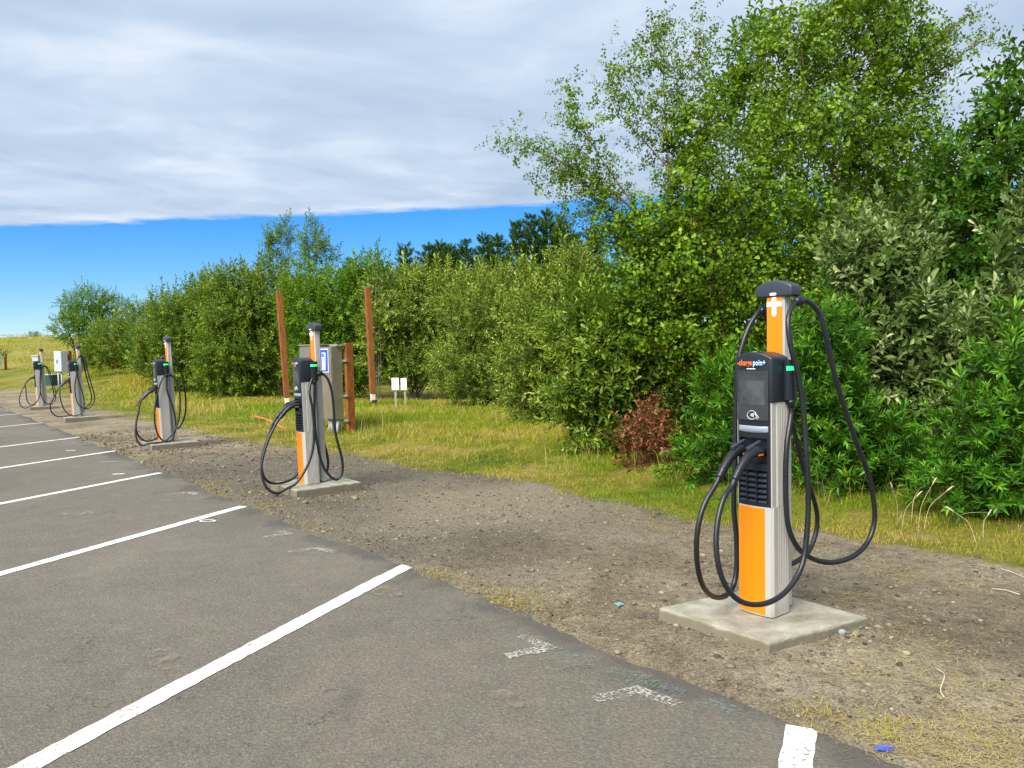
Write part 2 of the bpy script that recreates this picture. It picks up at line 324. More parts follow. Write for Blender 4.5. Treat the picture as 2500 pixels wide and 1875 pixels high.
# ------------------------------------------------------------------ mesh helpers
def link(o, parent=None):
    COL.objects.link(o)
    if parent is not None: o.parent = parent
    return o
def obj(name, me, mat=None, parent=None, loc=None, rot=None):
    if mat is not None and len(me.materials) == 0: me.materials.append(MATS[mat])
    o = bpy.data.objects.new(name, me); link(o, parent)
    if loc is not None: o.location = loc
    if rot is not None: o.rotation_euler = rot
    return o
def tag(o, label, cat=None, group=None, kind=None):
    if label: o['label'] = label
    if cat: o['category'] = cat
    if group: o['group'] = group
    if kind: o['kind'] = kind
    return o
def empty(name, loc=(0, 0, 0), rot=(0, 0, 0)):
    o = bpy.data.objects.new(name, None); COL.objects.link(o); o.location = loc; o.rotation_euler = rot; o.empty_display_size = .1; return o
def pydata(name, V, Fc, smooth=False):
    me = bpy.data.meshes.new(name); me.from_pydata([tuple(map(float, v)) for v in V], [], Fc); me.update()
    if smooth: me.polygons.foreach_set('use_smooth', [True] * len(me.polygons))
    return me
def tri_mesh(name, V, T, tint=None):
    V = np.asarray(V, np.float32); T = np.asarray(T, np.int32)
    me = bpy.data.meshes.new(name)
    me.vertices.add(len(V)); me.vertices.foreach_set('co', V.ravel())
    me.loops.add(T.size); me.loops.foreach_set('vertex_index', T.ravel())
    me.polygons.add(len(T)); me.polygons.foreach_set('loop_start', np.arange(0, T.size, 3, dtype=np.int32))
    me.update(calc_edges=True)
    if tint is not None:
        a = me.attributes.new('tint', 'FLOAT', 'POINT'); a.data.foreach_set('value', np.asarray(tint, np.float32))
    return me
def bm_mesh(name, bm, smooth=False):
    me = bpy.data.meshes.new(name); bmesh.ops.recalc_face_normals(bm, faces=bm.faces); bm.to_mesh(me); bm.free()
    if smooth: me.polygons.foreach_set('use_smooth', [True] * len(me.polygons))
    return me
def bm_box(bm, x0, x1, y0, y1, z0, z1, bev=0.0, seg=2):
    r = bmesh.ops.create_cube(bm, size=1.0); vs = r['verts']
    for v in vs:
        v.co = Vector((x0 + (v.co.x + .5) * (x1 - x0), y0 + (v.co.y + .5) * (y1 - y0), z0 + (v.co.z + .5) * (z1 - z0)))
    if bev > 0:
        es = list({e for v in vs for e in v.link_edges})
        bmesh.ops.bevel(bm, geom=es, offset=bev, segments=seg, profile=.6, affect='EDGES')
def box(name, x0, x1, y0, y1, z0, z1, bev=0.0):
    bm = bmesh.new(); bm_box(bm, x0, x1, y0, y1, z0, z1, bev); return bm_mesh(name, bm)
def extrude_poly(bm, pts, z0, z1):
    a = [bm.verts.new((p[0], p[1], z0)) for p in pts]; b = [bm.verts.new((p[0], p[1], z1)) for p in pts]
    n = len(pts); bm.faces.new(a[::-1]); bm.faces.new(b)
    for i in range(n): bm.faces.new((a[i], a[(i + 1) % n], b[(i + 1) % n], b[i]))
def catmull(P, k=6):
    P = np.asarray(P, float); P = np.vstack([2 * P[0] - P[1], P, 2 * P[-1] - P[-2]]); out = []
    for i in range(1, len(P) - 2):
        p0, p1, p2, p3 = P[i - 1:i + 3]
        for t in np.linspace(0, 1, k, endpoint=False):
            out.append(.5 * ((2 * p1) + (-p0 + p2) * t + (2 * p0 - 5 * p1 + 4 * p2 - p3) * t * t + (-p0 + 3 * p1 - 3 * p2 + p3) * t ** 3))
    out.append(P[-2]); return np.array(out)
def smooth_path(P, it=2):
    P = np.asarray(P, float).copy()
    for _ in range(it): P[1:-1] = .25 * P[:-2] + .5 * P[1:-1] + .25 * P[2:]
    return P
def tube(P, R, sides=8, caps=True):
    P = np.asarray(P, float); n = len(P); R = np.broadcast_to(np.asarray(R, float), (n,))
    T = np.gradient(P, axis=0); T /= np.linalg.norm(T, axis=1)[:, None] + 1e-12
    a = np.array([0, 0, 1.0]) if abs(T[0][2]) < .9 else np.array([1.0, 0, 0])
    nrm = np.cross(T[0], a); nrm /= np.linalg.norm(nrm); V = []
    ang = np.linspace(0, 2 * np.pi, sides, endpoint=False)
    for i in range(n):
        nrm = nrm - T[i] * (nrm @ T[i]); nrm /= np.linalg.norm(nrm) + 1e-12
        b = np.cross(T[i], nrm)
        V.append(P[i] + R[i] * (np.cos(ang)[:, None] * nrm + np.sin(ang)[:, None] * b))
    V = np.vstack(V); Fc = []
    for i in range(n - 1):
        for j in range(sides):
            Fc.append((i * sides + j, i * sides + (j + 1) % sides, (i + 1) * sides + (j + 1) % sides, (i + 1) * sides + j))
    if caps: Fc.append(tuple(range(sides))[::-1]); Fc.append(tuple((n - 1) * sides + j for j in range(sides)))
    return V, Fc
def tube_mesh(name, P, R, sides=8): return pydata(name, *tube(P, R, sides), smooth=True)
def join_parts(parts):
    V, Fc, o = [], [], 0
    for v, f in parts:
        V.append(v); Fc += [tuple(i + o for i in q) for q in f]; o += len(v)
    return np.vstack(V), Fc

# ------------------------------------------------------------------ ground and car park
def axis(fine0, fine1, step, lo, hi, grow=1.13):
    a = list(np.arange(fine0, fine1, step)); s = step; x = fine0
    pre = []
    while x > lo: s *= grow; x -= s; pre.append(x)
    s = step; x = a[-1]; post = []
    while x < hi: s *= grow; x += s; post.append(x)
    return np.array(pre[::-1] + a + post)
gxs, gys = axis(-4.0, 4.2, .055, -900, 900, 1.16), axis(2.6, 8.5, .055, -30, 2500, 1.16)
GX, GY = np.meshgrid(gxs, gys); GZ = gz(GX, GY)
nx_, ny_ = len(gxs), len(gys)
gV = np.stack([GX.ravel(), GY.ravel(), GZ.ravel()], 1)
ii = (np.arange(ny_ - 1)[:, None] * nx_ + np.arange(nx_ - 1)[None]).ravel()
gT = np.vstack([np.stack([ii, ii + 1, ii + nx_ + 1], 1), np.stack([ii, ii + nx_ + 1, ii + nx_], 1)])
gme = tri_mesh('ground', gV, gT); gme.polygons.foreach_set('use_smooth', [True] * len(gme.polygons))
gu, gv = uv(gV[:, 0], gV[:, 1])
att = gme.attributes.new('grassy', 'FLOAT', 'POINT')
att.data.foreach_set('value', np.maximum(sstep(-.25, .35, gv - grass_v(gu)), sstep(45, 52, np.hypot(gV[:, 0], gV[:, 1]) * (gv > -40))).astype(np.float32))
ground = tag(obj('ground', gme, 'ground'), 'bare dirt verge running into grass and a low dune', kind='structure')

lot = empty('parking_lot'); tag(lot, 'grey asphalt car park with white stall lines', kind='structure')
us = np.arange(-14, 62, .06); rng = np.random.RandomState(3)
ev = EDGE_V + .10 * (vnoise(us * 1.1, us * 0 + 2) - .5) + .06 * (vnoise(us * 4.5, us * 0 + 5) - .5) + .03 * (vnoise(us * 14, us * 0 + 8) - .5) + .04
aV, aF = [], []
for i, (u_, e_) in enumerate(zip(us, ev)):
    for v_ in (-60.0, -8.0, 0.0, 2.0, e_): aV.append((*xy(u_, v_), 0.0))
    aV.append((*xy(u_, e_ + .012), -.035))
    if i:
        for k in range(5): aF.append(((i - 1) * 6 + k, i * 6 + k, i * 6 + k + 1, (i - 1) * 6 + k + 1))
ame = pydata('asphalt', aV, [f[::-1] for f in aF]); obj('asphalt', ame, 'asphalt', lot)

def strip(name, pts, width, mat, z=.004, wob=.004, seed=0, parent=lot):
    pts = [np.array(p[:2], float) for p in pts]; r = np.random.RandomState(seed); V, Fc = [], []
    P = []
    for a, b in zip(pts[:-1], pts[1:]):
        n = max(2, int(np.linalg.norm(b - a) / .05))
        P += [a + (b - a) * t for t in np.linspace(0, 1, n, endpoint=False)]
    P.append(pts[-1]); P = np.array(P); T = np.gradient(P, axis=0); T /= np.linalg.norm(T, axis=1)[:, None]
    for i, (p, t) in enumerate(zip(P, T)):
        nn = np.array([-t[1], t[0]]); a, b = r.uniform(-wob, wob, 2)
        for q in (p + nn * (width / 2 + a), p - nn * (width / 2 + b)): V.append((q[0], q[1], z))
        if i: Fc.append((2 * i - 2, 2 * i - 1, 2 * i + 1, 2 * i))
    return obj(name, pydata(name, V, Fc), mat, parent)
LD = np.array([math.cos(math.radians(68)), math.sin(math.radians(68))])
for k, (ex, ey, wd) in enumerate([(1.140, 3.105, .118), (-.79, 5.62, .118), (-2.80, 7.98, .115), (-4.76, 10.42, .112), (-6.68, 13.02, .11), (-8.62, 15.42, .11), (-11.60, 19.15, .11), (-14.3, 22.6, .11), (-16.4, 25.0, .11)]):
    e = np.array([ex, ey]); strip('parking_line', [e - LD * 5.6, e - LD * .25, e + np.array(RU) * -.012], wd, 'line_paint', seed=k)
def c7(x, y): return gnd(900 + .7233 * x, 1350 + .7233 * y)
def c8(x, y): return gnd(.452 * x, 950 + .452 * y)
marks = [('worn_paint', .06, [c7(505, 282), c7(612, 320), c7(465, 350)]), ('worn_paint', .065, [c7(762, 498), c7(905, 463), c7(1045, 515)]),
         ('worn_paint', .06, [c8(1500, 768), c8(1565, 784), c8(1418, 801)]), ('worn_paint', .06, [c8(1552, 880), c8(1720, 863), c8(1812, 885)]),
         ('worn_paint', .07, [c8(910, 569), c8(1025, 560), c8(1062, 571)]), ('line_paint', .06, [c8(608, 461), c8(672, 459)]),
         ('worn_paint', .06, [c8(552, 396), c8(640, 392)]), ('faint_paint', .06, [c8(500, 372), c8(572, 366)]),
         ('line_paint', .06, [c8(358, 334), c8(408, 332)]), ('worn_paint', .06, [c8(290, 276), c8(365, 273)]), ('worn_paint', .06, [c8(345, 293), c8(405, 292)]),
         ('worn_paint', .06, [c8(140, 215), c8(212, 212)]), ('worn_paint', .06, [c8(180, 254), c8(215, 252)]), ('faint_paint', .08, [c8(4, 256), c8(240, 230)]),
         ('faint_paint', .10, [c8(400, 682), c8(500, 664)]), ('faint_paint', .10, [c8(330, 680), c8(372, 672)])]
for k, (mt, wd, pts) in enumerate(marks): strip('layout_mark', pts, wd * 1.25, mt, z=.004 + .0002 * k, seed=40 + k, wob=.01)
ring = []
for a in np.linspace(0, 2 * np.pi, 22): ring.append(c8(1122 + 40 * math.cos(a), 716 + 5.5 * math.sin(a)))
strip('layout_mark', ring, .022, 'line_paint', z=.0085, seed=70, wob=.002)
def blotch(name, mat, c, r, n=28, seed=0, z=.0095):
    rr = np.random.RandomState(seed); V = [(c[0], c[1], z)]
    for k in range(n):
        a = 2 * np.pi * k / n; f = 1 + .35 * (rr.rand() - .5)
        p = np.array(c[:2]) + math.cos(a) * r[0] * f * RU + math.sin(a) * r[1] * f * RV; V.append((p[0], p[1], z))
    return obj(name, pydata(name, V, [(0, 1 + k, 1 + (k + 1) % n) for k in range(n)]), mat, lot)
for k, (q, r) in enumerate([((650, 330), (.22, .05)), ((760, 390), (.32, .055)), ((880, 425), (.26, .05)), ((820, 430), (.16, .05)), ((1060, 480), (.30, .05)), ((1200, 520), (.14, .04)), ((950, 440), (.2, .035))]):
    blotch('spray_paint_smear', 'teal_paint', c7(*q), r, seed=k, z=.0095 + .0004 * k)
blotch('dust_patch', 'dust_patch', gnd(945, 1450), (.13, .09), seed=31, z=.0130)
blotch('dust_patch', 'dust_patch', gnd(1240, 1712), (.10, .06), seed=32, z=.0130)
blotch('dust_patch', 'dust_patch', gnd(395, 1612), (.16, .07), seed=33, z=.0130)

# ------------------------------------------------------------------ plants
def leaf_geo(kind, ln, wd, fold=.25, curl=.12):
    if kind == 'kite':      # birch: broad near the stalk, pointed tip
        V = np.array([(0, 0, 0), (.34, .5, 1), (1, 0, 0), (.34, -.5, 1)], float); T = np.array([(0, 2, 1), (0, 3, 2)])
    elif kind == 'lance':
        V = np.array([(0, 0, 0), (.48, .5, 1), (1, 0, 0), (.48, -.5, 1)], float); T = np.array([(0, 2, 1), (0, 3, 2)])
    elif kind == 'heart':   # six points
        V = np.array([(0, 0, 0), (.16, .44, 1), (.45, .46, .9), (1, 0, 0), (.45, -.46, .9), (.16, -.44, 1)], float); T = np.array([(0, 3, 2), (0, 2, 1), (0, 4, 3), (0, 5, 4)])
    else:                   # obovate
        V = np.array([(0, 0, 0), (.35, .38, .8), (.72, .5, 1), (1, 0, 0), (.72, -.5, 1), (.35, -.38, .8)], float); T = np.array([(0, 3, 2), (0, 2, 1), (0, 4, 3), (0, 5, 4)])
    V = V * np.array([ln, wd, wd * fold]); V[:, 2] -= curl * V[:, 0] ** 2 / ln
    return V, T
def make_sprig(rs, length, n, kind, ll, lw, a0=75, a1=35, whorl=False, bend=.25, twig_r=.0018, droop=0.0, tipfade=.7, stalk=.0, tint_tip=.35, tk=3):
    V, T, C = [], [], []
    k = tk; z = np.linspace(0, 1, k); bx = bend * length * z ** 2
    ax = np.stack([bx, np.zeros(k), z * length], 1)
    tv, tf = tube(ax, twig_r * (1.2 - z), 3, False); o = 0
    tt = [t for q in tf for t in ((q[0], q[1], q[2]), (q[0], q[2], q[3]))]
    V.append(tv); T.append(np.array(tt)); C.append(np.full(len(tv), .03)); o += len(tv)
    for i in range(n):
        t = (i + .6) / n
        if whorl: t = t ** .6
        p = np.array([bend * length * t * t, 0, t * length])
        az = i * 2.39996 + rs.uniform(-.4, .4); el = math.radians(a0 + (a1 - a0) * t + rs.uniform(-14, 14))
        s = (1 - (1 - tipfade) * max(0, t - .4) / .6) * rs.uniform(.75, 1.15)
        lv, lt = leaf_geo(kind, ll * s, lw * s, rs.uniform(.12, .4), rs.uniform(.0, .35))
        d = np.array([math.sin(el) * math.cos(az), math.sin(el) * math.sin(az), math.cos(el)]); d[2] -= droop; d /= np.linalg.norm(d)
        axv = np.array([0, 0, 1.0]); nn = axv - d * (axv @ d) + rs.normal(0, .3, 3); nn -= d * (nn @ d); nn /= np.linalg.norm(nn) + 1e-9
        b = np.cross(nn, d)
        p2 = p + d * stalk
        V.append(p2 + lv @ np.stack([d, b, nn])); T.append(lt + o); o += len(lv)
        C.append(np.full(len(lv), np.clip(.42 + rs.normal(0, .16) + tint_tip * (t - .5), .1, .9)))
    return np.vstack(V), np.vstack(T), np.concatenate(C)
def instance(templates, P, D, S, rs, tint_var=.12, tint_add=None, rare=0.0):
    """sprigs at points P along directions D, sizes S"""
    outV, outT, outC, o = [], [], [], 0
    D = D / (np.linalg.norm(D, axis=1)[:, None] + 1e-9)
    which = rs.randint(0, len(templates), len(P)); spin = rs.uniform(0, 2 * np.pi, len(P)); tv = rs.normal(0, tint_var, len(P))
    if tint_add is not None: tv = tv + tint_add
    for k, (V, T, C) in enumerate(templates):
        ix = np.where(which == k)[0]
        if not len(ix): continue
        d = D[ix]; a = np.where(np.abs(d[:, 2:3]) < .9, np.array([[0, 0, 1.0]]), np.array([[1.0, 0, 0]]))
        e1 = np.cross(d, a); e1 /= np.linalg.norm(e1, axis=1)[:, None]; e2 = np.cross(d, e1)
        c, s = np.cos(spin[ix])[:, None], np.sin(spin[ix])[:, None]
        X, Y = c * e1 + s * e2, -s * e1 + c * e2
        M = np.stack([X, Y, d], 1) * S[ix][:, None, None]
        W = np.einsum('vk,nkj->nvj', V, M) + P[ix][:, None, :]
        n, m = len(ix), len(V)
        outV.append(W.reshape(-1, 3)); outT.append((T[None] + (np.arange(n) * m)[:, None, None] + o).reshape(-1, 3)); o += n * m
        cc = C[None, :] + tv[ix][:, None]
        cc = np.where(C[None, :] < .06, .03, np.clip(cc, .09, .93))
        if rare > 0:
            nl = (rs.rand(n, m // 4 + 2) < rare)
            pick = nl[:, np.minimum(np.arange(m) // 4, nl.shape[1] - 1)]; cc = np.where(pick & (C[None] > .06), .985, cc)
        outC.append(cc.ravel())
    return np.vstack(outV), np.vstack(outT), np.concatenate(outC)
def lobes_of(specs, depth):
    """(px, py, rx, ry[, extra depth]) in photo pixels at a depth in metres -> ellipsoids"""
    out = []
    for s in specs:
        d = depth + (s[4] if len(s) > 4 else 0.0); c = at(s[0], s[1], d); k = d / F_PX
        rx, rz = s[2] * k, s[3] * k; out.append((c, np.array([rx, min(rx, rz) * .85 + .1, rz])))
    return out
def scatter(lobes, dens, rs, out=.75, up=.5, jit=.35, shell=(.55, 1.04), back=.4, lump=.22, zmin=None):
    P, D = [], []
    for li, (c, r) in enumerate(lobes):
        area = 4 * math.pi * (((r[0] * r[1]) ** 1.6 + (r[0] * r[2]) ** 1.6 + (r[1] * r[2]) ** 1.6) / 3) ** (1 / 1.6)
        n = int(dens * area); q = rs.normal(size=(n, 3)); q /= np.linalg.norm(q, axis=1)[:, None]
        keep = (q[:, 1] < .25) | (rs.rand(n) < back); q = q[keep]; n = len(q)
        ph = rs.uniform(0, 6.28, 6)
        b = (np.sin(q[:, 0] * 5 + ph[0]) * np.sin(q[:, 2] * 6 + ph[1]) + np.sin(q[:, 1] * 7 + q[:, 2] * 5 + ph[2]) + .7 * np.sin(q[:, 0] * 11 + q[:, 2] * 9 + ph[3])) / 2.7
        f = shell[1] - (shell[1] - shell[0]) * rs.rand(n) ** 1.7
        f = f * (1 + lump * b)
        p = c + q * r * f[:, None]
        inside = np.zeros(n, bool)
        for lj, (c2, r2) in enumerate(lobes):
            if lj != li: inside |= (((p - c2) / r2) ** 2).sum(1) < .38
        nrm = q / r; nrm /= np.linalg.norm(nrm, axis=1)[:, None]
        d = nrm * out + np.array([0, 0, up]) + rs.normal(0, jit, (n, 3))
        ok = ~inside; P.append(p[ok]); D.append(d[ok])
    P, D = np.vstack(P), np.vstack(D)
    g = gz(P[:, 0], P[:, 1]); ok = P[:, 2] > g + .06
    return P[ok], D[ok]
def limbs(base, targets, rs, r0, sides=6, wig=.06, mid=None):
    parts = []
    for t in targets:
        t = np.asarray(t, float); n = 7; s = np.linspace(0, 1, n)[:, None]
        ctrl = base + (t - base) * np.array([.35, .35, .62]) if mid is None else np.asarray(mid, float)
        P = (1 - s) ** 2 * base + 2 * s * (1 - s) * ctrl + s * s * t
        P[1:-1] += rs.normal(0, wig, (n - 2, 3)) * np.linalg.norm(t - base) * .25
        parts.append(tube(catmull(P, 3), np.linspace(1, .18, (n - 1) * 3 + 1) * r0 * rs.uniform(.7, 1.1), sides, False))
    return parts
SP = {}
def sprigs(name, *a, n=6, seed=1, **k):
    rs = np.random.RandomState(seed); SP[name] = [make_sprig(rs, *a, **k) for _ in range(n)]
sprigs('birch', .26, 11, 'kite', .052, .046, a0=85, a1=55, droop=.55, bend=.5, stalk=.012, seed=2, tint_tip=.15)
sprigs('birch_near', .27, 10, 'heart', .057, .048, a0=85, a1=55, droop=.6, bend=.5, stalk=.014, seed=3, tint_tip=.15)
sprigs('silver', .34, 16, 'obovate', .100, .037, a0=78, a1=18, seed=4, tint_tip=.55, bend=.15)
sprigs('willow', .34, 15, 'lance', .085, .030, a0=72, a1=20, seed=5, tint_tip=.45, bend=.2)
sprigs('willow_near', .36, 15, 'obovate', .098, .032, a0=75, a1=20, seed=6, tint_tip=.45, bend=.2)
sprigs('myrtle', .22, 20, 'lance', .098, .024, a0=80, a1=20, whorl=True, seed=7, tint_tip=.5, bend=.1)
sprigs('broad', .32, 12, 'obovate', .105, .050, a0=78, a1=30, seed=8, tint_tip=.3, bend=.2)
sprigs('dead', .22, 9, 'obovate', .062, .026, a0=70, a1=40, seed=9, tint_tip=.2, droop=1.0, bend=.6)
sprigs('pine', .60, 26, 'lance', .30, .075, tk=2, a0=75, a1=15, seed=10, tint_tip=.2, bend=.15, twig_r=.02)
sprigs('willow_far', .42, 13, 'lance', .125, .046, a0=72, a1=20, tk=2, seed=11, tint_tip=.45, bend=.2)

def plant(name, label, cat, base_px, depth, lobe_specs, sp, mat, dens, seed, bark='bark_grey', group=None, out=.75, up=.5, size=(.65, 1.4), leaders=.08,
          stems=4, r0=.03, rare=0.0, extra=None, lump=.32, back=.4, jit=.35, shell=(.42, 1.04), extra_limbs=None, tint_var=.17, sit=False):
    rs = np.random.RandomState(seed)
    b = at(base_px, 1000, depth); b[2] = gz1(b[0], b[1])
    root = empty(name, tuple(b)); tag(root, label, cat, group)
    lobes = lobes_of(lobe_specs, depth)
    sl = float(SP[sp][0][0][:, 2].max()) * size[1]
    lobes = [(np.array([c[0], c[1], c[2] - .12 * sl]), np.array([max(r[0] - .25 * sl, .55 * r[0]), r[1], max(r[2] - .55 * sl, .5 * r[2])])) for c, r in lobes]
    if sit: lobes = [(np.array([c[0], c[1], gz1(c[0], c[1]) + r[2] * .6]), r) for c, r in lobes]
    P, D = scatter(lobes, dens * (1.5 if depth > 12 else 1.4), rs, out, up, jit, shell, back, lump)
    S = rs.uniform(*size, len(P))
    if leaders > 0:      # long shoots standing proud of the crown
        top = np.where(D[:, 2] > .55)[0]; k = rs.choice(top, int(len(top) * leaders), replace=False) if len(top) else []
        S[k] *= 1.55; D[k] = D[k] * np.array([.5, .5, 1]) + np.array([0, 0, .9]); P[k] += np.array([0, 0, .06])
    V, T, C = instance(SP[sp], P, D, S, rs, tint_var, rare=rare)
    if extra is not None:
        V2, T2, C2 = extra(rs); T = np.vstack([T, T2 + len(V)]); V = np.vstack([V, V2]); C = np.concatenate([C, C2])
    me = tri_mesh('crown', V - b, T, C); cr = obj('crown', me, mat, root); cr['kind'] = 'stuff'
    parts = []
    tg = []
    for c, r in lobes:
        for _ in range(stems): tg.append(c + rs.uniform(-.6, .6, 3) * r)
    b0 = np.array([b[0], b[1], b[2] - .05])
    for t in tg: parts += limbs(b0 + np.array([rs.uniform(-.12, .12), rs.uniform(-.08, .08), 0]), [t], rs, r0)
    if extra_limbs is not None: parts += extra_limbs(rs)
    V, Fc = join_parts(parts)
    obj('trunk', pydata('trunk', V - b, Fc, True), bark, root)
    return root

# --- far to near: pine wood, birches behind the hedge, the hedge itself, the near trees
def pine(px, py_top, depth, spread, seed, label):
    rs = np.random.RandomState(seed); top = at(px, py_top, depth); b = np.array([top[0], top[1], gz1(top[0], top[1])]); H = top[2] - b[2]
    root = empty('pine_tree', tuple(b)); tag(root, label, 'tree', 'pines behind the hedge')
    P, D, S = [], [], []
    z = .25
    while z < 1.0:
        rr = spread * (1 - z) ** .85 * rs.uniform(.6, 1.2) + .12
        for a in np.arange(0, 2 * np.pi, 2 * np.pi / 7) + rs.uniform(0, 6):
            L_ = rr * rs.uniform(.55, 1.25); zj = rs.uniform(-.35, .35)
            for f in (.25, .45, .65, .85, 1.0):
                if f * L_ < .1 and f < 1: continue
                P.append([math.cos(a) * f * L_, math.sin(a) * f * L_, H * z + zj * (1 - z) + (.28 + .3 * z) * f * L_ + rs.uniform(-.15, .15)]); D.append([math.cos(a), math.sin(a), .75 + rs.uniform(-.2, .4)]); S.append(rs.uniform(.8, 1.25) * (1.05 - .6 * z))
        z += .42 / H * rs.uniform(.8, 1.2)
    P += [[0, 0, H - .45], [0, 0, H - .8], [.05, 0, H - 1.1]]; D += [[0, 0, 1], [.1, .1, 1], [-.2, .1, 1]]; S += [.9, .8, .8]
    V, T, C = instance(SP['pine'], np.array(P), np.array(D, float), np.array(S), rs, .1)
    cr = obj('crown', tri_mesh('crown', V, T, C), 'needle', root); cr['kind'] = 'stuff'
    obj('trunk', tube_mesh('trunk', [(0, 0, -.1), (.03, 0, H * .4), (0, 0, H * .97)], [.16, .11, .02], 7), 'bark_brown', root)
PN = [(857, 640, 44, 1.5), (988, 606, 47, 1.7), (1047, 600, 48, 2.2), (1075, 598, 50, 2.1), (1100, 602, 47, 1.8), (1136, 590, 49, 2.1), (1182, 581, 50, 2.4), (1213, 574, 52, 2.4), (1260, 543, 49, 2.3), (1297, 529, 50, 2.5), (1335, 519, 51, 2.3), (1371, 533, 49, 2.3), (1400, 570, 47, 2.4), (1445, 560, 50, 2.6)]
PL = ['small lone dark pine tip over the hedge right of the two birches', 'leftmost thin pine of the dark pine group behind the hedge', 'bushy pine second from left in the group behind the hedge', 'bushy pine third from left in the group behind the hedge', 'thin short pine fourth from left behind the hedge', 'thin pine in the low middle of the pine group', 'broad pine in the low middle of the pine group', 'pine just left of the tall dark pines', 'tall dark pine, leftmost of the tall four', 'tall dark pine, second of the tall four', 'tallest dark pine tip against the blue sky', 'tall dark pine, rightmost of the tall four by the birch twigs', 'shorter pine right of the tall four, beside the birch', 'pine half hidden behind the near birch leaves']
for k, ((px, py, d, s), l) in enumerate(zip(PN, PL)): pine(px, py, d, s, 100 + k, l)

HG = 'willow shrubs of the hedge'
plant('birch_tree', 'slim young birch standing over the hedge, left of the pair', 'tree', 690, 31, [(690, 590, 34, 48), (672, 640, 42, 40), (700, 545, 14, 22), (660, 600, 16, 30)], 'willow_far', 'leaf_birch', 26, 11, 'bark_birch', 'birches over the hedge', up=.9, size=(.7, 1.1), stems=2, shell=(.2, 1.05), lump=.4)
plant('birch_tree', 'slim young birch standing over the hedge, right of the pair', 'tree', 765, 31, [(765, 595, 42, 50), (770, 548, 16, 26), (800, 625, 34, 36), (745, 645, 40, 30)], 'willow_far', 'leaf_birch', 26, 12, 'bark_birch', 'birches over the hedge', up=.9, size=(.7, 1.1), stems=2, shell=(.2, 1.05), lump=.4)
plant('sapling', 'thin sapling with large leaves poking out of the hedge top', 'sapling', 918, 24, [(915, 610, 16, 24), (930, 650, 20, 28)], 'broad', 'leaf_broad', 22, 13, 'bark_grey', up=1.0, stems=2, r0=.015)
plant('willow_tree', 'round open tree with bare inner branches at the hedge far end', 'tree', 205, 48, [(215, 735, 62, 38), (165, 800, 34, 50), (270, 745, 52, 30), (240, 800, 60, 50), (200, 770, 45, 40)], 'willow_far', 'leaf_broad', 24, 14, 'bark_brown', up=.4, stems=5, r0=.05, shell=(.35, 1.05), lump=.35)
plant('willow_shrub', 'low shrub mass under the round tree at the hedge far end', 'shrub', 300, 45, [(290, 830, 80, 60), (240, 870, 55, 35), (350, 810, 70, 75), (330, 875, 70, 30)], 'willow_far', 'leaf_willow', 34, 15, group=HG)
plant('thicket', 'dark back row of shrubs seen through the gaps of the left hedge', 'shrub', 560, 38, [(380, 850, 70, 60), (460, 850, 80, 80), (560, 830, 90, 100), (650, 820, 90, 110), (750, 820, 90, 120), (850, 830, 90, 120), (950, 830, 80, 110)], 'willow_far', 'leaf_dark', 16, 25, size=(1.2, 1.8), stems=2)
plant('willow_shrub', 'dense green willow behind the third charger', 'shrub', 470, 33, [(450, 800, 95, 105), (400, 870, 70, 70), (520, 780, 90, 115), (500, 900, 90, 70), (440, 930, 60, 38)], 'willow_far', 'leaf_willow', 42, 16, group=HG)
plant('willow_shrub', 'wide willow with dark twiggy gaps left of the tall posts', 'shrub', 620, 28, [(590, 740, 95, 95), (660, 730, 90, 85), (560, 850, 85, 80), (650, 850, 90, 90), (610, 930, 100, 45), (530, 930, 55, 45)], 'willow_far', 'leaf_willow', 44, 17, group=HG)
plant('willow_shrub', 'bright green willow between the two tall posts', 'shrub', 800, 26, [(760, 760, 80, 110), (840, 740, 80, 105), (790, 880, 90, 80), (850, 900, 70, 80), (900, 700, 60, 75)], 'willow_far', 'leaf_broad', 46, 18, group=HG)
plant('willow_shrub', 'pale willow right of the tall right post, above the small signs', 'shrub', 1010, 25, [(980, 760, 95, 110), (1060, 740, 95, 105), (1000, 880, 90, 75), (940, 830, 60, 95), (1090, 870, 80, 80), (1150, 720, 60, 70)], 'willow_far', 'leaf_willow_pale', 48, 19, group=HG)
plant('willow_shrub', 'pale silvery willow in the middle of the hedge', 'shrub', 1190, 20, [(1180, 760, 110, 110), (1270, 740, 90, 110), (1150, 880, 100, 85), (1230, 900, 90, 85), (1120, 940, 60, 45), (1210, 960, 70, 45)], 'willow', 'leaf_willow_pale', 62, 20, group=HG)
plant('willow_shrub', 'light green willow left of the big birch', 'shrub', 1340, 15.2, [(1340, 780, 105, 130), (1290, 880, 85, 110), (1370, 930, 85, 100), (1300, 980, 70, 55), (1400, 690, 70, 110)], 'willow', 'leaf_willow_pale', 80, 21, group=HG)
plant('willow_shrub', 'bright leafy willow with narrow leaves left of the dead shrub', 'shrub', 1450, 10.9, [(1440, 1090, 80, 55), (1520, 1080, 80, 65), (1660, 1080, 70, 60), (1470, 860, 105, 110), (1420, 960, 85, 95), (1500, 980, 85, 90), (1440, 1060, 75, 50), (1560, 920, 70, 80), (1400, 800, 60, 70)], 'willow_near', 'leaf_willow', 88, 22, lump=.45, leaders=.08, group=HG)

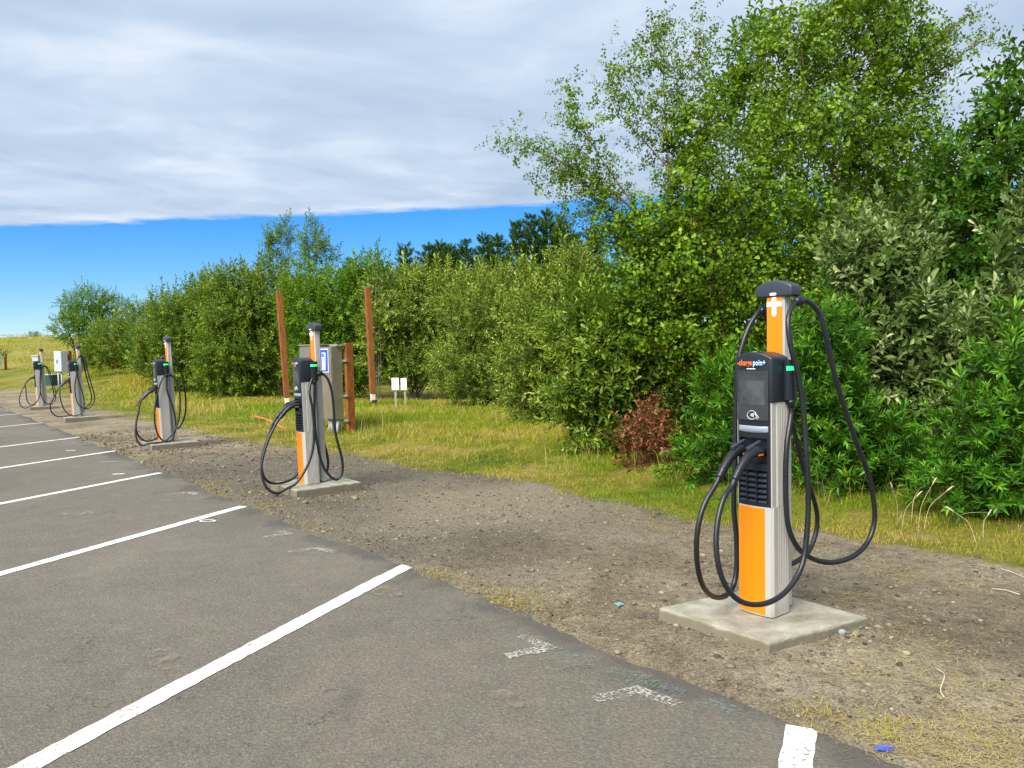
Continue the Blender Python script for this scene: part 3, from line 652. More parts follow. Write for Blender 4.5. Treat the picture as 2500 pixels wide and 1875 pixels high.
plant('thicket', 'dark leafy thicket behind the birch trunks', 'shrub', 1700, 13.4, [(1560, 760, 120, 170), (1700, 820, 130, 190), (1830, 800, 120, 200), (1620, 960, 120, 120), (1780, 980, 120, 120), (1900, 960, 110, 140), (1500, 920, 80, 120), (1760, 620, 130, 130), (1900, 600, 130, 150), (1620, 640, 90, 110)], 'broad', 'leaf_dark', 20, 23, up=.4, stems=3)
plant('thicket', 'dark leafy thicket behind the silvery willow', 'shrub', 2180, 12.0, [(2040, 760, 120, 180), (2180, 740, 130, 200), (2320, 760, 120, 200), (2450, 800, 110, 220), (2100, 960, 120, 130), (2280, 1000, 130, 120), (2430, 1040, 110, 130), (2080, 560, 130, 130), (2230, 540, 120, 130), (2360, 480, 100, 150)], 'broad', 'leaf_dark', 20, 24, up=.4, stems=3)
# tall right-hand trees
def birch_twigs(paths, depth, step, mat_sp, hang=.5, size=(.6, 1.0), per=2, spread=.06):
    def f(rs):
        P, D = [], []
        for pts in paths:
            Q = catmull([at(p[0], p[1], depth + (p[2] if len(p) > 2 else 0)) for p in pts], 8)
            seg = np.linalg.norm(np.diff(Q, axis=0), axis=1); s = np.concatenate([[0], np.cumsum(seg)])
            for t in np.arange(.25 * s[-1], s[-1], step):
                for _ in range(per):
                    p = np.array([np.interp(t, s, Q[:, k]) for k in range(3)])
                    P.append(p + rs.normal(0, spread, 3)); D.append(rs.normal(0, .6, 3) + np.array([0, 0, -.1 - hang * rs.rand()]) + .5 * (Q[-1] - Q[0]) / s[-1])
        P, D = np.array(P), np.array(D)
        return instance(SP[mat_sp], P, D, rs.uniform(*size, len(P)), rs, .12, rare=.012)
    return f
def branch_tubes(paths, depth, r):
    def f(rs):
        out = []
        for pts in paths:
            Q = catmull([at(p[0], p[1], depth + (p[2] if len(p) > 2 else 0)) for p in pts], 6)
            out.append(tube(Q, np.linspace(1, .12, len(Q)) * r * (.5 if len(pts) < 5 else 1), 6, False))
        return out
    return f
PB2 = [[(1790, 1040), (1720, 860), (1660, 640), (1640, 480), (1625, 300), (1620, 150), (1628, 40)], [(1650, 620), (1510, 480), (1390, 405), (1300, 365), (1228, 335)], [(1560, 520), (1450, 360), (1405, 270), (1372, 205)],
       [(1630, 340), (1570, 260), (1520, 130)], [(1625, 250), (1690, 130), (1722, 48)], [(1540, 560), (1430, 450), (1350, 420), (1315, 430)], [(1560, 600), (1440, 520), (1385, 535)], [(1640, 420), (1560, 330), (1500, 260), (1490, 180)],
       [(1625, 300), (1700, 220), (1720, 130)], [(1520, 500), (1420, 420), (1400, 340)], [(1640, 470), (1700, 380), (1712, 270)], [(1600, 560), (1500, 520), (1440, 470), (1420, 480)], [(1620, 180), (1590, 120), (1600, 50)]]
plant('birch_tree', 'left birch with long thin branches reaching out over the blue sky', 'tree', 1790, 10.4,
      [(1690, 330, 60, 110), (1540, 560, 80, 70), (1600, 560, 90, 100), (1690, 480, 85, 120), (1560, 680, 110, 100), (1680, 660, 120, 120), (1600, 800, 110, 90), (1700, 830, 110, 110)], 'birch_near', 'leaf_birch', 100, 31, 'bark_birch', 'big birches on the right',
      out=.6, up=-.15, leaders=0, stems=2, r0=.03, rare=.012, shell=(.25, 1.06), lump=.3,
      extra=birch_twigs(PB2, 10.4, .055, 'birch_near', size=(.4, .9), per=5, spread=.13), extra_limbs=branch_tubes(PB2, 10.4, .022))
PB1 = [[(1930, 1050), (1960, 800), (2040, 560), (2090, 380), (2130, 200), (2170, 60), (2190, -60)], [(2110, 300), (2240, 150), (2330, 60), (2400, 20)], [(2130, 250), (2280, 180), (2380, 110), (2425, 90)], [(2060, 480), (1980, 300), (1960, 150), (1950, 40)], [(2140, 180), (2080, 60), (2050, -40)], [(2080, 400), (2200, 330), (2300, 310)]]
plant('birch_tree', 'tall big birch with a reddish trunk, crown cut by the picture top', 'tree', 1930, 11.2,
      [(2080, 120, 170, 150, .4), (1940, 130, 110, 130, .3), (2210, 150, 100, 130), (2050, 330, 210, 150), (1880, 350, 130, 150), (1800, 520, 130, 130, -.3), (2180, 400, 130, 150), (1960, 540, 160, 140, -.3), (1830, 700, 140, 140, -.5), (2080, 620, 150, 130, -.3), (2250, 560, 110, 120), (1960, 780, 120, 130, -.5), (1770, 880, 100, 110, -.6), (2100, 10, 130, 70)],
      'birch_near', 'leaf_birch', 60, 32, 'bark_birch', 'big birches on the right', out=.6, up=-.15, leaders=0, stems=1, r0=.03, rare=.012, shell=(.2, 1.06), lump=.3,
      extra=birch_twigs(PB1, 11.2, .06, 'birch_near', size=(.45, .9), per=3), extra_limbs=branch_tubes(PB1, 11.2, .055))
plant('broadleaf_tree', 'upright tree with large pointed leaves between the two birches', 'tree', 1850, 12.6, [(1815, 150, 50, 90), (1770, 230, 50, 80), (1860, 90, 60, 70), (1830, 280, 80, 100)], 'broad', 'leaf_broad', 34, 33, up=.7, stems=2, shell=(.35, 1.05))
plant('broadleaf_tree', 'dark leafy tree at the right picture edge', 'tree', 2420, 10.0, [(2400, 420, 120, 170), (2480, 280, 80, 130), (2340, 560, 110, 140), (2450, 620, 110, 150), (2300, 760, 110, 110), (2400, 840, 110, 110), (2500, 160, 50, 80)], 'broad', 'leaf_dark', 46, 34, up=.35, stems=2)
plant('willow_shrub', 'grey silvery willow just right of the near charger', 'shrub', 2170, 8.5, [(2130, 640, 110, 110), (2190, 590, 60, 90), (2080, 760, 95, 100, .3), (2170, 800, 130, 120), (2110, 900, 110, 100), (2220, 950, 90, 110), (2060, 590, 30, 70)], 'silver', 'leaf_silver', 84, 35, up=.75, leaders=.16, stems=3, r0=.018, shell=(.15, 1.08), lump=.5, group=HG)
plant('willow_shrub', 'grey silvery willow beside the right picture edge', 'shrub', 2380, 8.0, [(2360, 880, 85, 120), (2330, 980, 80, 80), (2490, 560, 36, 150), (2420, 760, 60, 80)], 'silver', 'leaf_silver', 72, 36, up=.75, leaders=.16, stems=3, r0=.018, shell=(.15, 1.08), lump=.5, group=HG)
MG = 'wax myrtle shrubs'
plant('myrtle_shrub', 'glossy green myrtle directly behind the near charger', 'shrub', 2030, 7.75, [(2010, 840, 80, 130), (2020, 1010, 100, 130), (2120, 1090, 110, 100), (2020, 1140, 100, 80), (2220, 1140, 110, 90), (1940, 960, 80, 140), (2310, 1170, 90, 70)], 'myrtle', 'leaf_myrtle', 97, 37, group=MG, up=.6, stems=3, r0=.014, leaders=.08, size=(.75, 1.3), lump=.5, shell=(.2, 1.06))
plant('myrtle_shrub', 'glossy green myrtle left of the near charger above its plugs', 'shrub', 1770, 8.4, [(1760, 960, 80, 75), (1770, 1070, 95, 90), (1830, 1010, 80, 110), (1720, 1130, 80, 50), (1840, 1130, 70, 60)], 'myrtle', 'leaf_myrtle', 88, 38, group=MG, up=.6, stems=3, r0=.014, leaders=.08, size=(.75, 1.3), lump=.5, shell=(.2, 1.06))
plant('myrtle_shrub', 'glossy green myrtle in the lower right corner of the hedge', 'shrub', 2430, 6.5, [(2440, 1020, 85, 130), (2470, 880, 70, 120), (2400, 1150, 100, 105), (2490, 1210, 90, 90), (2330, 1190, 80, 70), (2380, 1040, 80, 80), (2440, 1230, 80, 60)], 'myrtle', 'leaf_myrtle', 97, 39, group=MG, up=.6, stems=3, r0=.014, leaders=.08, size=(.75, 1.3), lump=.5, shell=(.2, 1.06))
plant('dead_shrub', 'withered brown shrub with hanging dead leaves at the hedge foot', 'shrub', 1570, 9.5, [(1570, 1010, 50, 70), (1555, 1085, 48, 60), (1590, 1060, 50, 80), (1610, 1130, 45, 45), (1540, 1030, 30, 40)], 'dead', 'leaf_dead', 70, 40, 'bark_brown', up=-.3, out=.5, stems=6, r0=.008, leaders=0, shell=(.1, 1.1), lump=.7)
for k, (px, d, sp_, l) in enumerate([(88, 165, [(80, 832, 13, 7), (90, 834, 12, 5)], 'dark round bush on the far dune crest'), (108, 170, [(106, 834, 10, 4)], 'low flat bush on the far dune crest, right of the round one'), (2, 80, [(-6, 858, 9, 22)], 'small green bush cut by the left picture edge')]):
    plant('dune_bush', l, 'bush', px, d, sp_, 'willow_far', 'leaf_dark', 9, 50 + k, group='bushes on the dune', size=(2.0, 3.0), stems=2, leaders=0, r0=.06, sit=True)

# ------------------------------------------------------------------ charging stations
S_CH, PADZ = 1.06, .105
def rib_profile(hw, y0, y1, bulge, ribs0, ribs1, flat=.012):
    """plan of an extruded post: bowed front at y0, fluted sides, flat back at y1"""
    pts = []
    for x in np.linspace(-hw + flat, hw - flat, 13): pts.append((x, y0 - bulge * (1 - (x / hw) ** 2)))
    side = [(hw, y0 + flat)]; y = ribs0
    while y < ribs1:
        side += [(hw, y), (hw - .0020, y + .003), (hw - .0020, y + .0065), (hw, y + .0095)]; y += .0150
    side += [(hw, y1 - flat), (hw - flat, y1)]
    pts += side; pts += [(-x, yy) for x, yy in side[::-1]]
    return pts
FB = .014                                            # bow of the front
def fy(x): return -.09 - FB * (1 - (x / .1) ** 2)
def front_panel(name, x0, x1, z0, z1, off, thick=.006, n=12, holes=None):
    """thin curved plate following the bowed front, off in front of it"""
    V, Fc = [], []
    xs = np.linspace(x0, x1, n)
    for x in xs:
        y = fy(x) - off
        V += [(x, y, z0), (x, y, z1), (x, y + thick, z1), (x, y + thick, z0)]
    for i in range(n - 1):
        a, b = 4 * i, 4 * i + 4
        Fc += [(a, b, b + 1, a + 1), (a + 1, b + 1, b + 2, a + 2), (a + 2, b + 2, b + 3, a + 3), (a + 3, b + 3, b, a)]
    Fc += [(0, 1, 2, 3), (4 * n - 1, 4 * n - 2, 4 * n - 3, 4 * n - 4)]
    return pydata(name, V, Fc)
CM = {}
def arch_block(name, hw, y0, y1, z0, z1, rise, bev=.008, n=14, front_bow=0.0):
    """block with an arched top (seen from the front)"""
    bm = bmesh.new()
    prof = [(-hw, z0), (hw, z0)]
    for x in np.linspace(hw, -hw, n): prof.append((x, z1 - rise * (x / hw) ** 2))
    a = [bm.verts.new((x, y0 - front_bow * (1 - (x / hw) ** 2), z)) for x, z in prof]; b = [bm.verts.new((x, y1, z)) for x, z in prof]
    m = len(prof); f1 = bm.faces.new(a); f2 = bm.faces.new(b[::-1])
    for i in range(m): bm.faces.new((a[(i + 1) % m], a[i], b[i], b[(i + 1) % m]))
    bmesh.ops.recalc_face_normals(bm, faces=bm.faces)
    es = [e for e in bm.edges if e.calc_face_angle(0) > .5]
    bmesh.ops.bevel(bm, geom=es, offset=bev, segments=3, profile=.5, affect='EDGES')
    me = bm_mesh(name, bm, True)
    try: me.set_sharp_from_angle(angle=.6)
    except Exception: pass
    return me
def text_mesh(name, s, size, ext=.0008, off=0.0, sx=1.0):
    c = bpy.data.curves.new(name, 'FONT'); c.body = s; c.size = size; c.extrude = ext; c.offset = off; c.align_x = 'LEFT'; c.space_character = 1.06; c.resolution_u = 4
    o = bpy.data.objects.new(name, c); COL.objects.link(o); bpy.context.view_layer.update()
    me = bpy.data.meshes.new_from_object(o.evaluated_get(bpy.context.evaluated_depsgraph_get())); bpy.data.objects.remove(o)
    for v in me.vertices: v.co.x *= sx
    me.name = name; return me
def build_charger_meshes():
    bm = bmesh.new()
    extrude_poly(bm, rib_profile(.103, -.09, .062, FB, -.045, .048), 0.004, .557)
    up = rib_profile(.103, -.055, .062, 0, -.045, .048); extrude_poly(bm, up, .558, 1.30)
    # silver side rails that frame the black insert
    bm_box(bm, .0925, .0995, -.088, -.054, .558, 1.085, .001); bm_box(bm, -.0995, -.0925, -.088, -.054, .558, 1.085, .001)
    CM['pedestal'] = bm_mesh('pedestal', bm)
    CM['orange_panel'] = front_panel('orange_panel', -.090, .064, .012, .550, .0025, .004)
    bm = bmesh.new(); bm_box(bm, -.03, .03, .055, .105, .02, 1.2); extrude_poly(bm, rib_profile(.053, .100, .166, .002, .112, .152, .008), .004, 1.64); CM['mast'] = bm_mesh('mast', bm)
    CM['mast_panel'] = box('orange_panel', -.043, .043, .0945, .0995, 1.26, 1.614, .0008)
    bm = bmesh.new(); bm_box(bm, -.0125, .0125, .0915, .0942, 1.524, 1.613, .0); bm_box(bm, -.0425, -.0126, .0916, .0942, 1.563, 1.588); bm_box(bm, .0126, .0425, .0916, .0942, 1.563, 1.588)
    vs = [bm.verts.new((.0125 * math.cos(a),   .0917, 1.5238 + .0125 * math.sin(a))) for a in np.linspace(math.pi, 2 * math.pi, 10)]; bm.faces.new(vs)
    CM['cross'] = bm_mesh('cross_emblem', bm)
    CM['cap'] = arch_block('cap', .106, .084, .174, 1.612, 1.698, .032, .010)
    CM['badge'] = box('badge', -.018, .018, .0815, .085, 1.620, 1.633, .0006)
    CM['head'] = arch_block('head', .1075, -.094, .052, 1.080, 1.333, .032, .007, front_bow=FB)
    CM['bezel'] = front_panel('display_panel', -.090, .088, .992, 1.240, .0075, .006)
    CM['screen'] = front_panel('screen', -.070, .072, 1.068, 1.190, .0090, .002)
    CM['bar'] = front_panel('trim_bar', -.028, .022, 1.247, 1.2505, .0065, .003)
    bm = bmesh.new()
    def ins(x0, x1, z0, z1, off=.002, th=.03):
        me = front_panel('tmp', x0, x1, z0, z1, off, th); bm.from_mesh(me); bpy.data.meshes.remove(me)
    ins(-.092, .092, .902, 1.082); ins(-.092, .092, .738, .772); ins(-.092, .092, .560, .574)
    ins(-.092, -.078, .7725, .9015); ins(.078, .092, .7725, .9015)
    for k in range(4):
        x0 = (-.092, -.0375, .0165, .080)[k]; x1 = (-.082, -.0315, .0225, .092)[k]; ins(x0, x1, .5745, .7375)
    for r in range(1, 6): z = .574 + r * .0273; ins(-.082, .080, z - .0022, z + .0022, .0012)
    bm_box(bm, -.091, .091, -.074, -.0555, .56, .90)
    CM['holster'] = bm_mesh('holster_panel', bm)
    CM['slat'] = pydata('vent_slat', [(0, -.020, 0), (.049, -.020, 0), (.049, .0, .017), (0, .0, .017), (0, -.017, -.001), (.049, -.017, -.001)], [(0, 1, 2, 3), (0, 4, 5, 1)])
    bm = bmesh.new(); pts = [(x, fy(x) - .0035 - .016 * (1 - (x / .085) ** 2)) for x in np.linspace(-.085, .085, 15)]
    lo = [bm.verts.new((x, fy(x) - .003, .935 - .006 * (1 - (x / .085) ** 2))) for x, y in pts]; hi = [bm.verts.new((x, y, .951)) for x, y in pts]; bk = [bm.verts.new((x, fy(x) - .002, .962)) for x, y in pts]
    for i in range(14): bm.faces.new((lo[i], lo[i + 1], hi[i + 1], hi[i])); bm.faces.new((hi[i], hi[i + 1], bk[i + 1], bk[i]))
    CM['lip'] = bm_mesh('handle_lip', bm, True)
    for sgn, nm in ((1, 'R'), (-1, 'L')):
        bm = bmesh.new(); prof = [(.098, .008)] + [(.1 + .043 * math.sin(a) ** .6, .050 - .042 * math.cos(a)) for a in np.linspace(.12, math.pi - .12, 14)] + [(.098, .092)]
        prof = [(sgn * x, y) for x, y in prof]
        extrude_poly(bm, prof, 1.084, 1.290)
        bmesh.ops.recalc_face_normals(bm, faces=bm.faces)
        bmesh.ops.bevel(bm, geom=[e for e in bm.edges if abs(e.verts[0].co.z - e.verts[1].co.z) < 1e-5], offset=.006, segments=2, affect='EDGES')
        CM['pod' + nm] = bm_mesh('side_pod', bm)
        bm = bmesh.new(); o_ = [(sgn * (.1 + .0445 * math.sin(a) ** .6), .050 - .0435 * math.cos(a)) for a in np.linspace(.30, 2.3, 10)]
        for i in range(9):
            q = [bm.verts.new((*o_[i], 1.238)), bm.verts.new((*o_[i + 1], 1.238)), bm.verts.new((*o_[i + 1], 1.259)), bm.verts.new((*o_[i], 1.259))]; bm.faces.new(q)
        CM['led' + nm] = bm_mesh('status_light', bm)
        CM['gland' + nm] = tube_mesh('cable_gland', [(sgn * .122, .045, 1.088), (sgn * .122, .045, 1.075), (sgn * .122, .045, 1.05)], [.026, .024, .014], 12)
    # contactless symbol: ring, three arcs and a hand stroke, flat print on the panel
    parts = []
    yb = lambda x: fy(x) - .0088
    def stroke(pts, r=.0011): parts.append(tube([(x, yb(x), z) for x, z in pts], r, 4))
    cx, cz = .002, 1.017
    stroke([(cx + .027 * math.cos(a), cz + .0215 * math.sin(a)) for a in np.linspace(.35, 5.7, 26)])
    for k in range(4): stroke([(cx - .008 + .005 * k + .0035 * math.cos(a), cz + (.006 + .0018 * k) * math.sin(a)) for a in np.linspace(-1, 1, 6)], .0012)
    stroke([(cx + .014, cz + .010), (cx + .024, cz - .001), (cx + .031, cz - .020)]); stroke([(cx + .019, cz + .013), (cx + .030, cz + .0), (cx + .039, cz - .013)])
    CM['tap'] = pydata('contactless_symbol', *join_parts(parts))
    CM['logo1'] = text_mesh('logo_text', '-charge', .040, .0006, .0006, .70); CM['logo2'] = text_mesh('logo_text', 'poin+', .040, .0006, .0006, .70)
    # plug: local origin at the socket, handle leaning out and down
    gp = [(0, .03, .002), (0, 0, .004), (0, -.035, .009), (0, -.07, .008), (0, -.105, -.004), (0, -.138, -.024), (0, -.170, -.050), (0, -.198, -.076)]
    CM['plug'] = tube_mesh('plug', catmull(gp, 4), np.interp(np.linspace(0, 1, 29), [0, .12, .14, .4, .55, .75, 1], [.024, .024, .028, .0285, .0245, .0225, .020]), 12)
    rr = [.020, .0245, .0175, .0235, .017, .0225, .0165, .0215, .0145]
    a, b = np.array([0, -.196, -.074]), np.array([0, -.232, -.114]); CM['sleeve'] = tube_mesh('strain_relief', [a + (b - a) * t for t in np.linspace(0, 1, 9)], rr, 12)
    bm = bmesh.new(); bm_box(bm, -.012, .012, -.024, .024, -.009, .009, .005); bm_box(bm, -.009, .009, .028, .085, -.004, .006, .003); bmesh.ops.transform(bm, matrix=Matrix.Translation((0, -.100, .030)) @ Matrix.Rotation(.30, 4, 'X'), verts=bm.verts); CM['button'] = bm_mesh('release_button', bm)
    CM['plugmark'] = box('rating_label', .0270, .0288, -.072, -.030, -.012, -.004)
build_charger_meshes()

def charger(idx, pos, lean, near, far, label, clampN, clampF):
    root = empty('charging_station', (pos[0], pos[1], PADZ + .002), (lean, 0, YAW)); root.scale = (S_CH,) * 3
    tag(root, label, 'charging station', 'charging stations along the car park edge')
    ped = obj('pedestal', CM['pedestal'], 'aluminium', root); obj('orange_panel', CM['orange_panel'], 'orange_vinyl', ped)
    mast = obj('mast', CM['mast'], 'aluminium', root); obj('orange_panel', CM['mast_panel'], 'orange_vinyl', mast); obj('cross_emblem', CM['cross'], 'white_vinyl', mast)
    cap = obj('cap', CM['cap'], 'charcoal_plastic', root); obj('badge', CM['badge'], 'white_vinyl', cap)
    head = obj('head', CM['head'], 'head_plastic', root)
    obj('display_panel', CM['bezel'], 'screen_glass', head); obj('screen', CM['screen'], 'screen_grey', head); obj('trim_bar', CM['bar'], 'white_vinyl', head); obj('contactless_symbol', CM['tap'], 'white_vinyl', head)
    w1 = max(v.co.x for v in CM['logo1'].vertices); w2 = max(v.co.x for v in CM['logo2'].vertices); x0 = -(w1 + w2 + .002) / 2 - .002
    obj('logo_text', CM['logo1'], 'logo_orange', head, (x0, fy(x0 + w1 / 2) - .0092, 1.2665), (math.pi / 2, 0, -.06)); obj('logo_text', CM['logo2'], 'logo_blue', head, (x0 + w1 + .002, fy(x0 + w1 + w2 / 2) - .0090, 1.2665), (math.pi / 2, 0, .07))
    hol = obj('holster_panel', CM['holster'], 'black_plastic', root); obj('handle_lip', CM['lip'], 'grey_lip', hol)
    for r in range(6):
        for c, x in enumerate((-.0815, -.0312, .0228)):
            obj('vent_slat', CM['slat'], 'charcoal_plastic', hol, (x, fy(x + .025) + .022, .5765 + r * .0273))
    for nm, sgn in (('R', 1), ('L', -1)):
        pod = obj('side_pod', CM['pod' + nm], 'black_plastic', root); obj('status_light', CM['led' + nm], 'green_light', pod); obj('cable_gland', CM['gland' + nm], 'black_plastic', pod)
    for sgn, pts, cl in ((1, near, clampN), (-1, far, clampF)):
        px_, pz_ = sgn * .045, .833
        end = np.array([px_, fy(px_) + .012 - .232, pz_ - .114]); dirv = np.array([0, -.62, -.78])
        P = [np.array(p, float) for p in pts]
        P = [np.array([sgn * .122, .045, 1.062]), np.array([sgn * .124, .045, 1.0])] + P[1:-1] + [end + dirv * .05, end - dirv * .004]
        Q = smooth_path(catmull(P, 7), 8)
        fl = np.interp(Q[:, 1], [-.46, -.34, .40, .5], [-.07, .02, .02, -.06]); Q[:, 2] = np.maximum(Q[:, 2], fl); Q[6:-6] = smooth_path(Q, 5)[6:-6]
        cab = obj('cable', tube_mesh('cable', Q, .0135, 10), 'cable_rubber', root)
        c = np.array(cl, float); i = int(np.argmin(np.linalg.norm(Q - c, axis=1))); t = Q[min(i + 4, len(Q) - 1)] - Q[max(i - 4, 0)]; t /= np.linalg.norm(t)
        obj('cable_clamp', tube_mesh('cable_clamp', [Q[i] + t * s for s in (-.034, -.028, -.012, 0, .012, .028, .034)], [.016, .022, .026, .029, .026, .022, .016], 12), 'black_plastic', cab)
        obj('retractor_cord', tube_mesh('retractor_cord', [(sgn * .09, .13, 1.618), (Q[i] + (sgn * .09, .13, 1.618)) / 2, Q[i]], .0022, 5), 'black_plastic', cab)
        plug = obj('plug', CM['plug'], 'cable_rubber', root, (px_, fy(px_) + .012, pz_))
        obj('strain_relief', CM['sleeve'], 'cable_rubber', plug); obj('release_button', CM['button'], 'charcoal_plastic', plug); obj('rating_label', CM['plugmark'], 'connector_orange', plug)
    return root
def mir(P): return [(-x, y, z) for x, y, z in P]
A1 = [(.135, -.011, 1.075), (.135, -.017, .875), (.135, -.026, .665), (.138, -.021, .488), (.147, .015, .391), (.156, .081, .316), (.168, .206, .252), (.183, .344, .218), (.198, .507, .221), (.206, .64, .264), (.214, .706, .35), (.219, .711, .459), (.212, .662, .642), (.204, .57, .79), (.194, .482, .952), (.179, .364, 1.193), (.164, .291, 1.447), (.147, .271, 1.528), (.128, .205, 1.584), (.11, .164, 1.59)]
B1 = [(.115, .084, 1.572), (.126, .021, 1.509), (.138, -.001, 1.448), (.151, .004, 1.338), (.164, .033, 1.249), (.175, .063, 1.094), (.186, .069, .927), (.197, .061, .801), (.2, .075, .588), (.2, .053, .394), (.2, .022, .28), (.199, -.064, .198), (.188, -.172, .145), (.171, -.296, .134), (.138, -.395, .157), (.11, -.463, .22), (.088, -.498, .309), (.069, -.502, .418), (.053, -.469, .544), (.048, -.406, .654), (.045, -.324, .725)]
F1 = [(-.135, 0, 1.06), (-.14, .0, .75), (-.145, .06, .40), (-.148, .22, .17), (-.15, .40, .12), (-.15, .509, .118), (-.153, .595, .131), (-.156, .676, .15), (-.159, .742, .213), (-.157, .78, .317), (-.151, .731, .45), (-.146, .604, .648), (-.14, .523, .834), (-.135, .38, 1.15), (-.125, .25, 1.42), (-.115, .19, 1.54), (-.12, .138, 1.545), (-.132, .085, 1.487), (-.143, .042, 1.411), (-.153, .012, 1.318), (-.161, -.003, 1.23), (-.169, .003, 1.113), (-.173, -.01, .736), (-.177, -.017, .586), (-.178, -.014, .474), (-.17, -.005, .359), (-.165, -.01, .2), (-.162, -.041, .10), (-.143, -.128, .07), (-.12, -.242, .086), (-.098, -.351, .14), (-.082, -.425, .222), (-.067, -.474, .353), (-.058, -.474, .492), (-.054, -.424, .608), (-.05, -.337, .716)]
A2 = [(.13, .006, 1.071), (.139, .013, .687), (.148, .032, .389), (.158, .079, .162), (.167, .18, .031), (.173, .242, .024), (.178, .293, .11), (.178, .285, .262), (.173, .24, .447), (.167, .226, .598), (.158, .23, .898), (.148, .196, 1.079), (.134, .158, 1.139), (.12, .11, 1.163)]
B2 = [(.12, .037, 1.129), (.143, -.017, 1.043), (.166, -.037, .942), (.182, -.022, .839), (.195, -.016, .619), (.2, -.038, .4), (.2, -.11, .217), (.188, -.268, .015), (.165, -.426, -.04), (.139, -.542, .043), (.107, -.566, .185), (.077, -.548, .295), (.061, -.456, .529), (.045, -.307, .705)]
C2 = [(-.12, -.07, .095), (-.103, -.221, .032), (-.086, -.351, .028), (-.069, -.46, .08), (-.058, -.502, .203), (-.054, -.488, .348), (-.049, -.396, .574), (-.045, -.286, .698)]
A3 = [(.13, .006, 1.063), (.138, .025, .825), (.147, .097, .582), (.158, .123, .341), (.17, .101, .168), (.18, .035, .03), (.18, -.042, .012), (.18, -.14, .077), (.17, -.197, .286), (.158, -.185, .521), (.145, -.11, .831), (.132, -.018, 1.048), (.12, .078, 1.084)]
B3 = [(.14, .147, 1.042), (.169, .206, .896), (.198, .204, .657), (.225, .169, .421), (.233, .1, .219), (.227, -.032, .055), (.21, -.182, -.01), (.183, -.325, -.03), (.153, -.43, .007), (.12, -.478, .133), (.091, -.46, .302), (.068, -.404, .515), (.045, -.316, .666)]
F3 = [(-.13, .0, 1.06), (-.14, .01, .6), (-.15, .09, .24), (-.16, .228, .151), (-.168, .362, .354), (-.176, .398, .632), (-.168, .379, .963), (-.144, .313, 1.244), (-.12, .208, 1.393), (-.11, .14, 1.41), (-.13, .06, 1.36), (-.15, .0, 1.2), (-.16, -.03, .7), (-.16, -.04, .25), (-.15, -.073, .06), (-.114, -.278, .019), (-.078, -.397, .128), (-.057, -.432, .322), (-.051, -.362, .522), (-.045, -.28, .676)]
A4 = [(.13, .001, 1.065), (.139, -.026, .726), (.148, -.019, .421), (.161, .048, .23), (.175, .166, .164), (.18, .295, .216), (.18, .383, .4), (.175, .333, .711), (.161, .282, .997), (.147, .253, 1.281), (.134, .214, 1.423), (.12, .155, 1.447)]
B4 = [(.13, .062, 1.332), (.155, .034, 1.146), (.181, .067, .817), (.2, .126, .533), (.2, .14, .297), (.2, .095, .111), (.185, -.036, .02), (.156, -.192, .057), (.127, -.297, .226), (.1, -.343, .507), (.072, -.317, .668), (.045, -.225, .756)]
C4 = [(-.15, -.071, .045), (-.12, -.173, .02), (-.09, -.363, -.003), (-.06, -.519, .138), (-.055, -.536, .326), (-.05, -.411, .529), (-.045, -.233, .731)]
A5 = [(.13, .022, 1.085), (.141, -.006, .446), (.153, .057, .151), (.17, .197, .026), (.18, .327, .078), (.18, .394, .28), (.17, .347, .635), (.153, .296, .93), (.137, .239, 1.137), (.12, .144, 1.183)]
B5 = [(.13, .099, 1.112), (.161, .008, .649), (.192, -.004, .389), (.2, -.099, .161), (.2, -.261, -.003), (.182, -.434, -.037), (.147, -.541, .098), (.112, -.531, .326), (.078, -.395, .607), (.045, -.2, .74)]
F5 = mir(A5) + mir(B5)[:3] + [(-.17, -.05, .2), (-.14, -.16, .05), (-.11, -.27, .06), (-.08, -.34, .25), (-.055, -.33, .5), (-.045, -.25, .70)]
CHP = [(1.363, 4.202), (-2.294, 8.733), (-5.959, 13.327), (-11.025, 19.665), (-14.803, 24.395)]
CHL = ['nearest and largest orange charger facing the near parking line', 'second orange charger from the right, in front of the blue EV sign', 'middle orange charger, third from the right along the kerbless edge', 'fourth charger from the right, beside the grey cabinet on a brown post', 'farthest charger, leftmost of the five along the car park']
charger(0, CHP[0], 0.0, A1 + B1, F1, CHL[0], (.11, .14, 1.59), (-.115, .17, 1.54))
charger(1, CHP[1], .022, A2 + B2, mir(A2) + mir(B2)[:6] + C2, CHL[1], (.12, .11, 1.163), (-.12, .11, 1.163))
charger(2, CHP[2], .032, A3 + B3, F3, CHL[2], (.12, .09, 1.084), (-.115, .17, 1.41))
charger(3, CHP[3], .036, A4 + B4, mir(A4) + mir(B4)[:5] + C4, CHL[3], (.12, .13, 1.44), (-.12, .13, 1.44))
charger(4, CHP[4], .036, A5 + B5, F5, CHL[4], (.12, .14, 1.18), (-.12, .14, 1.18))

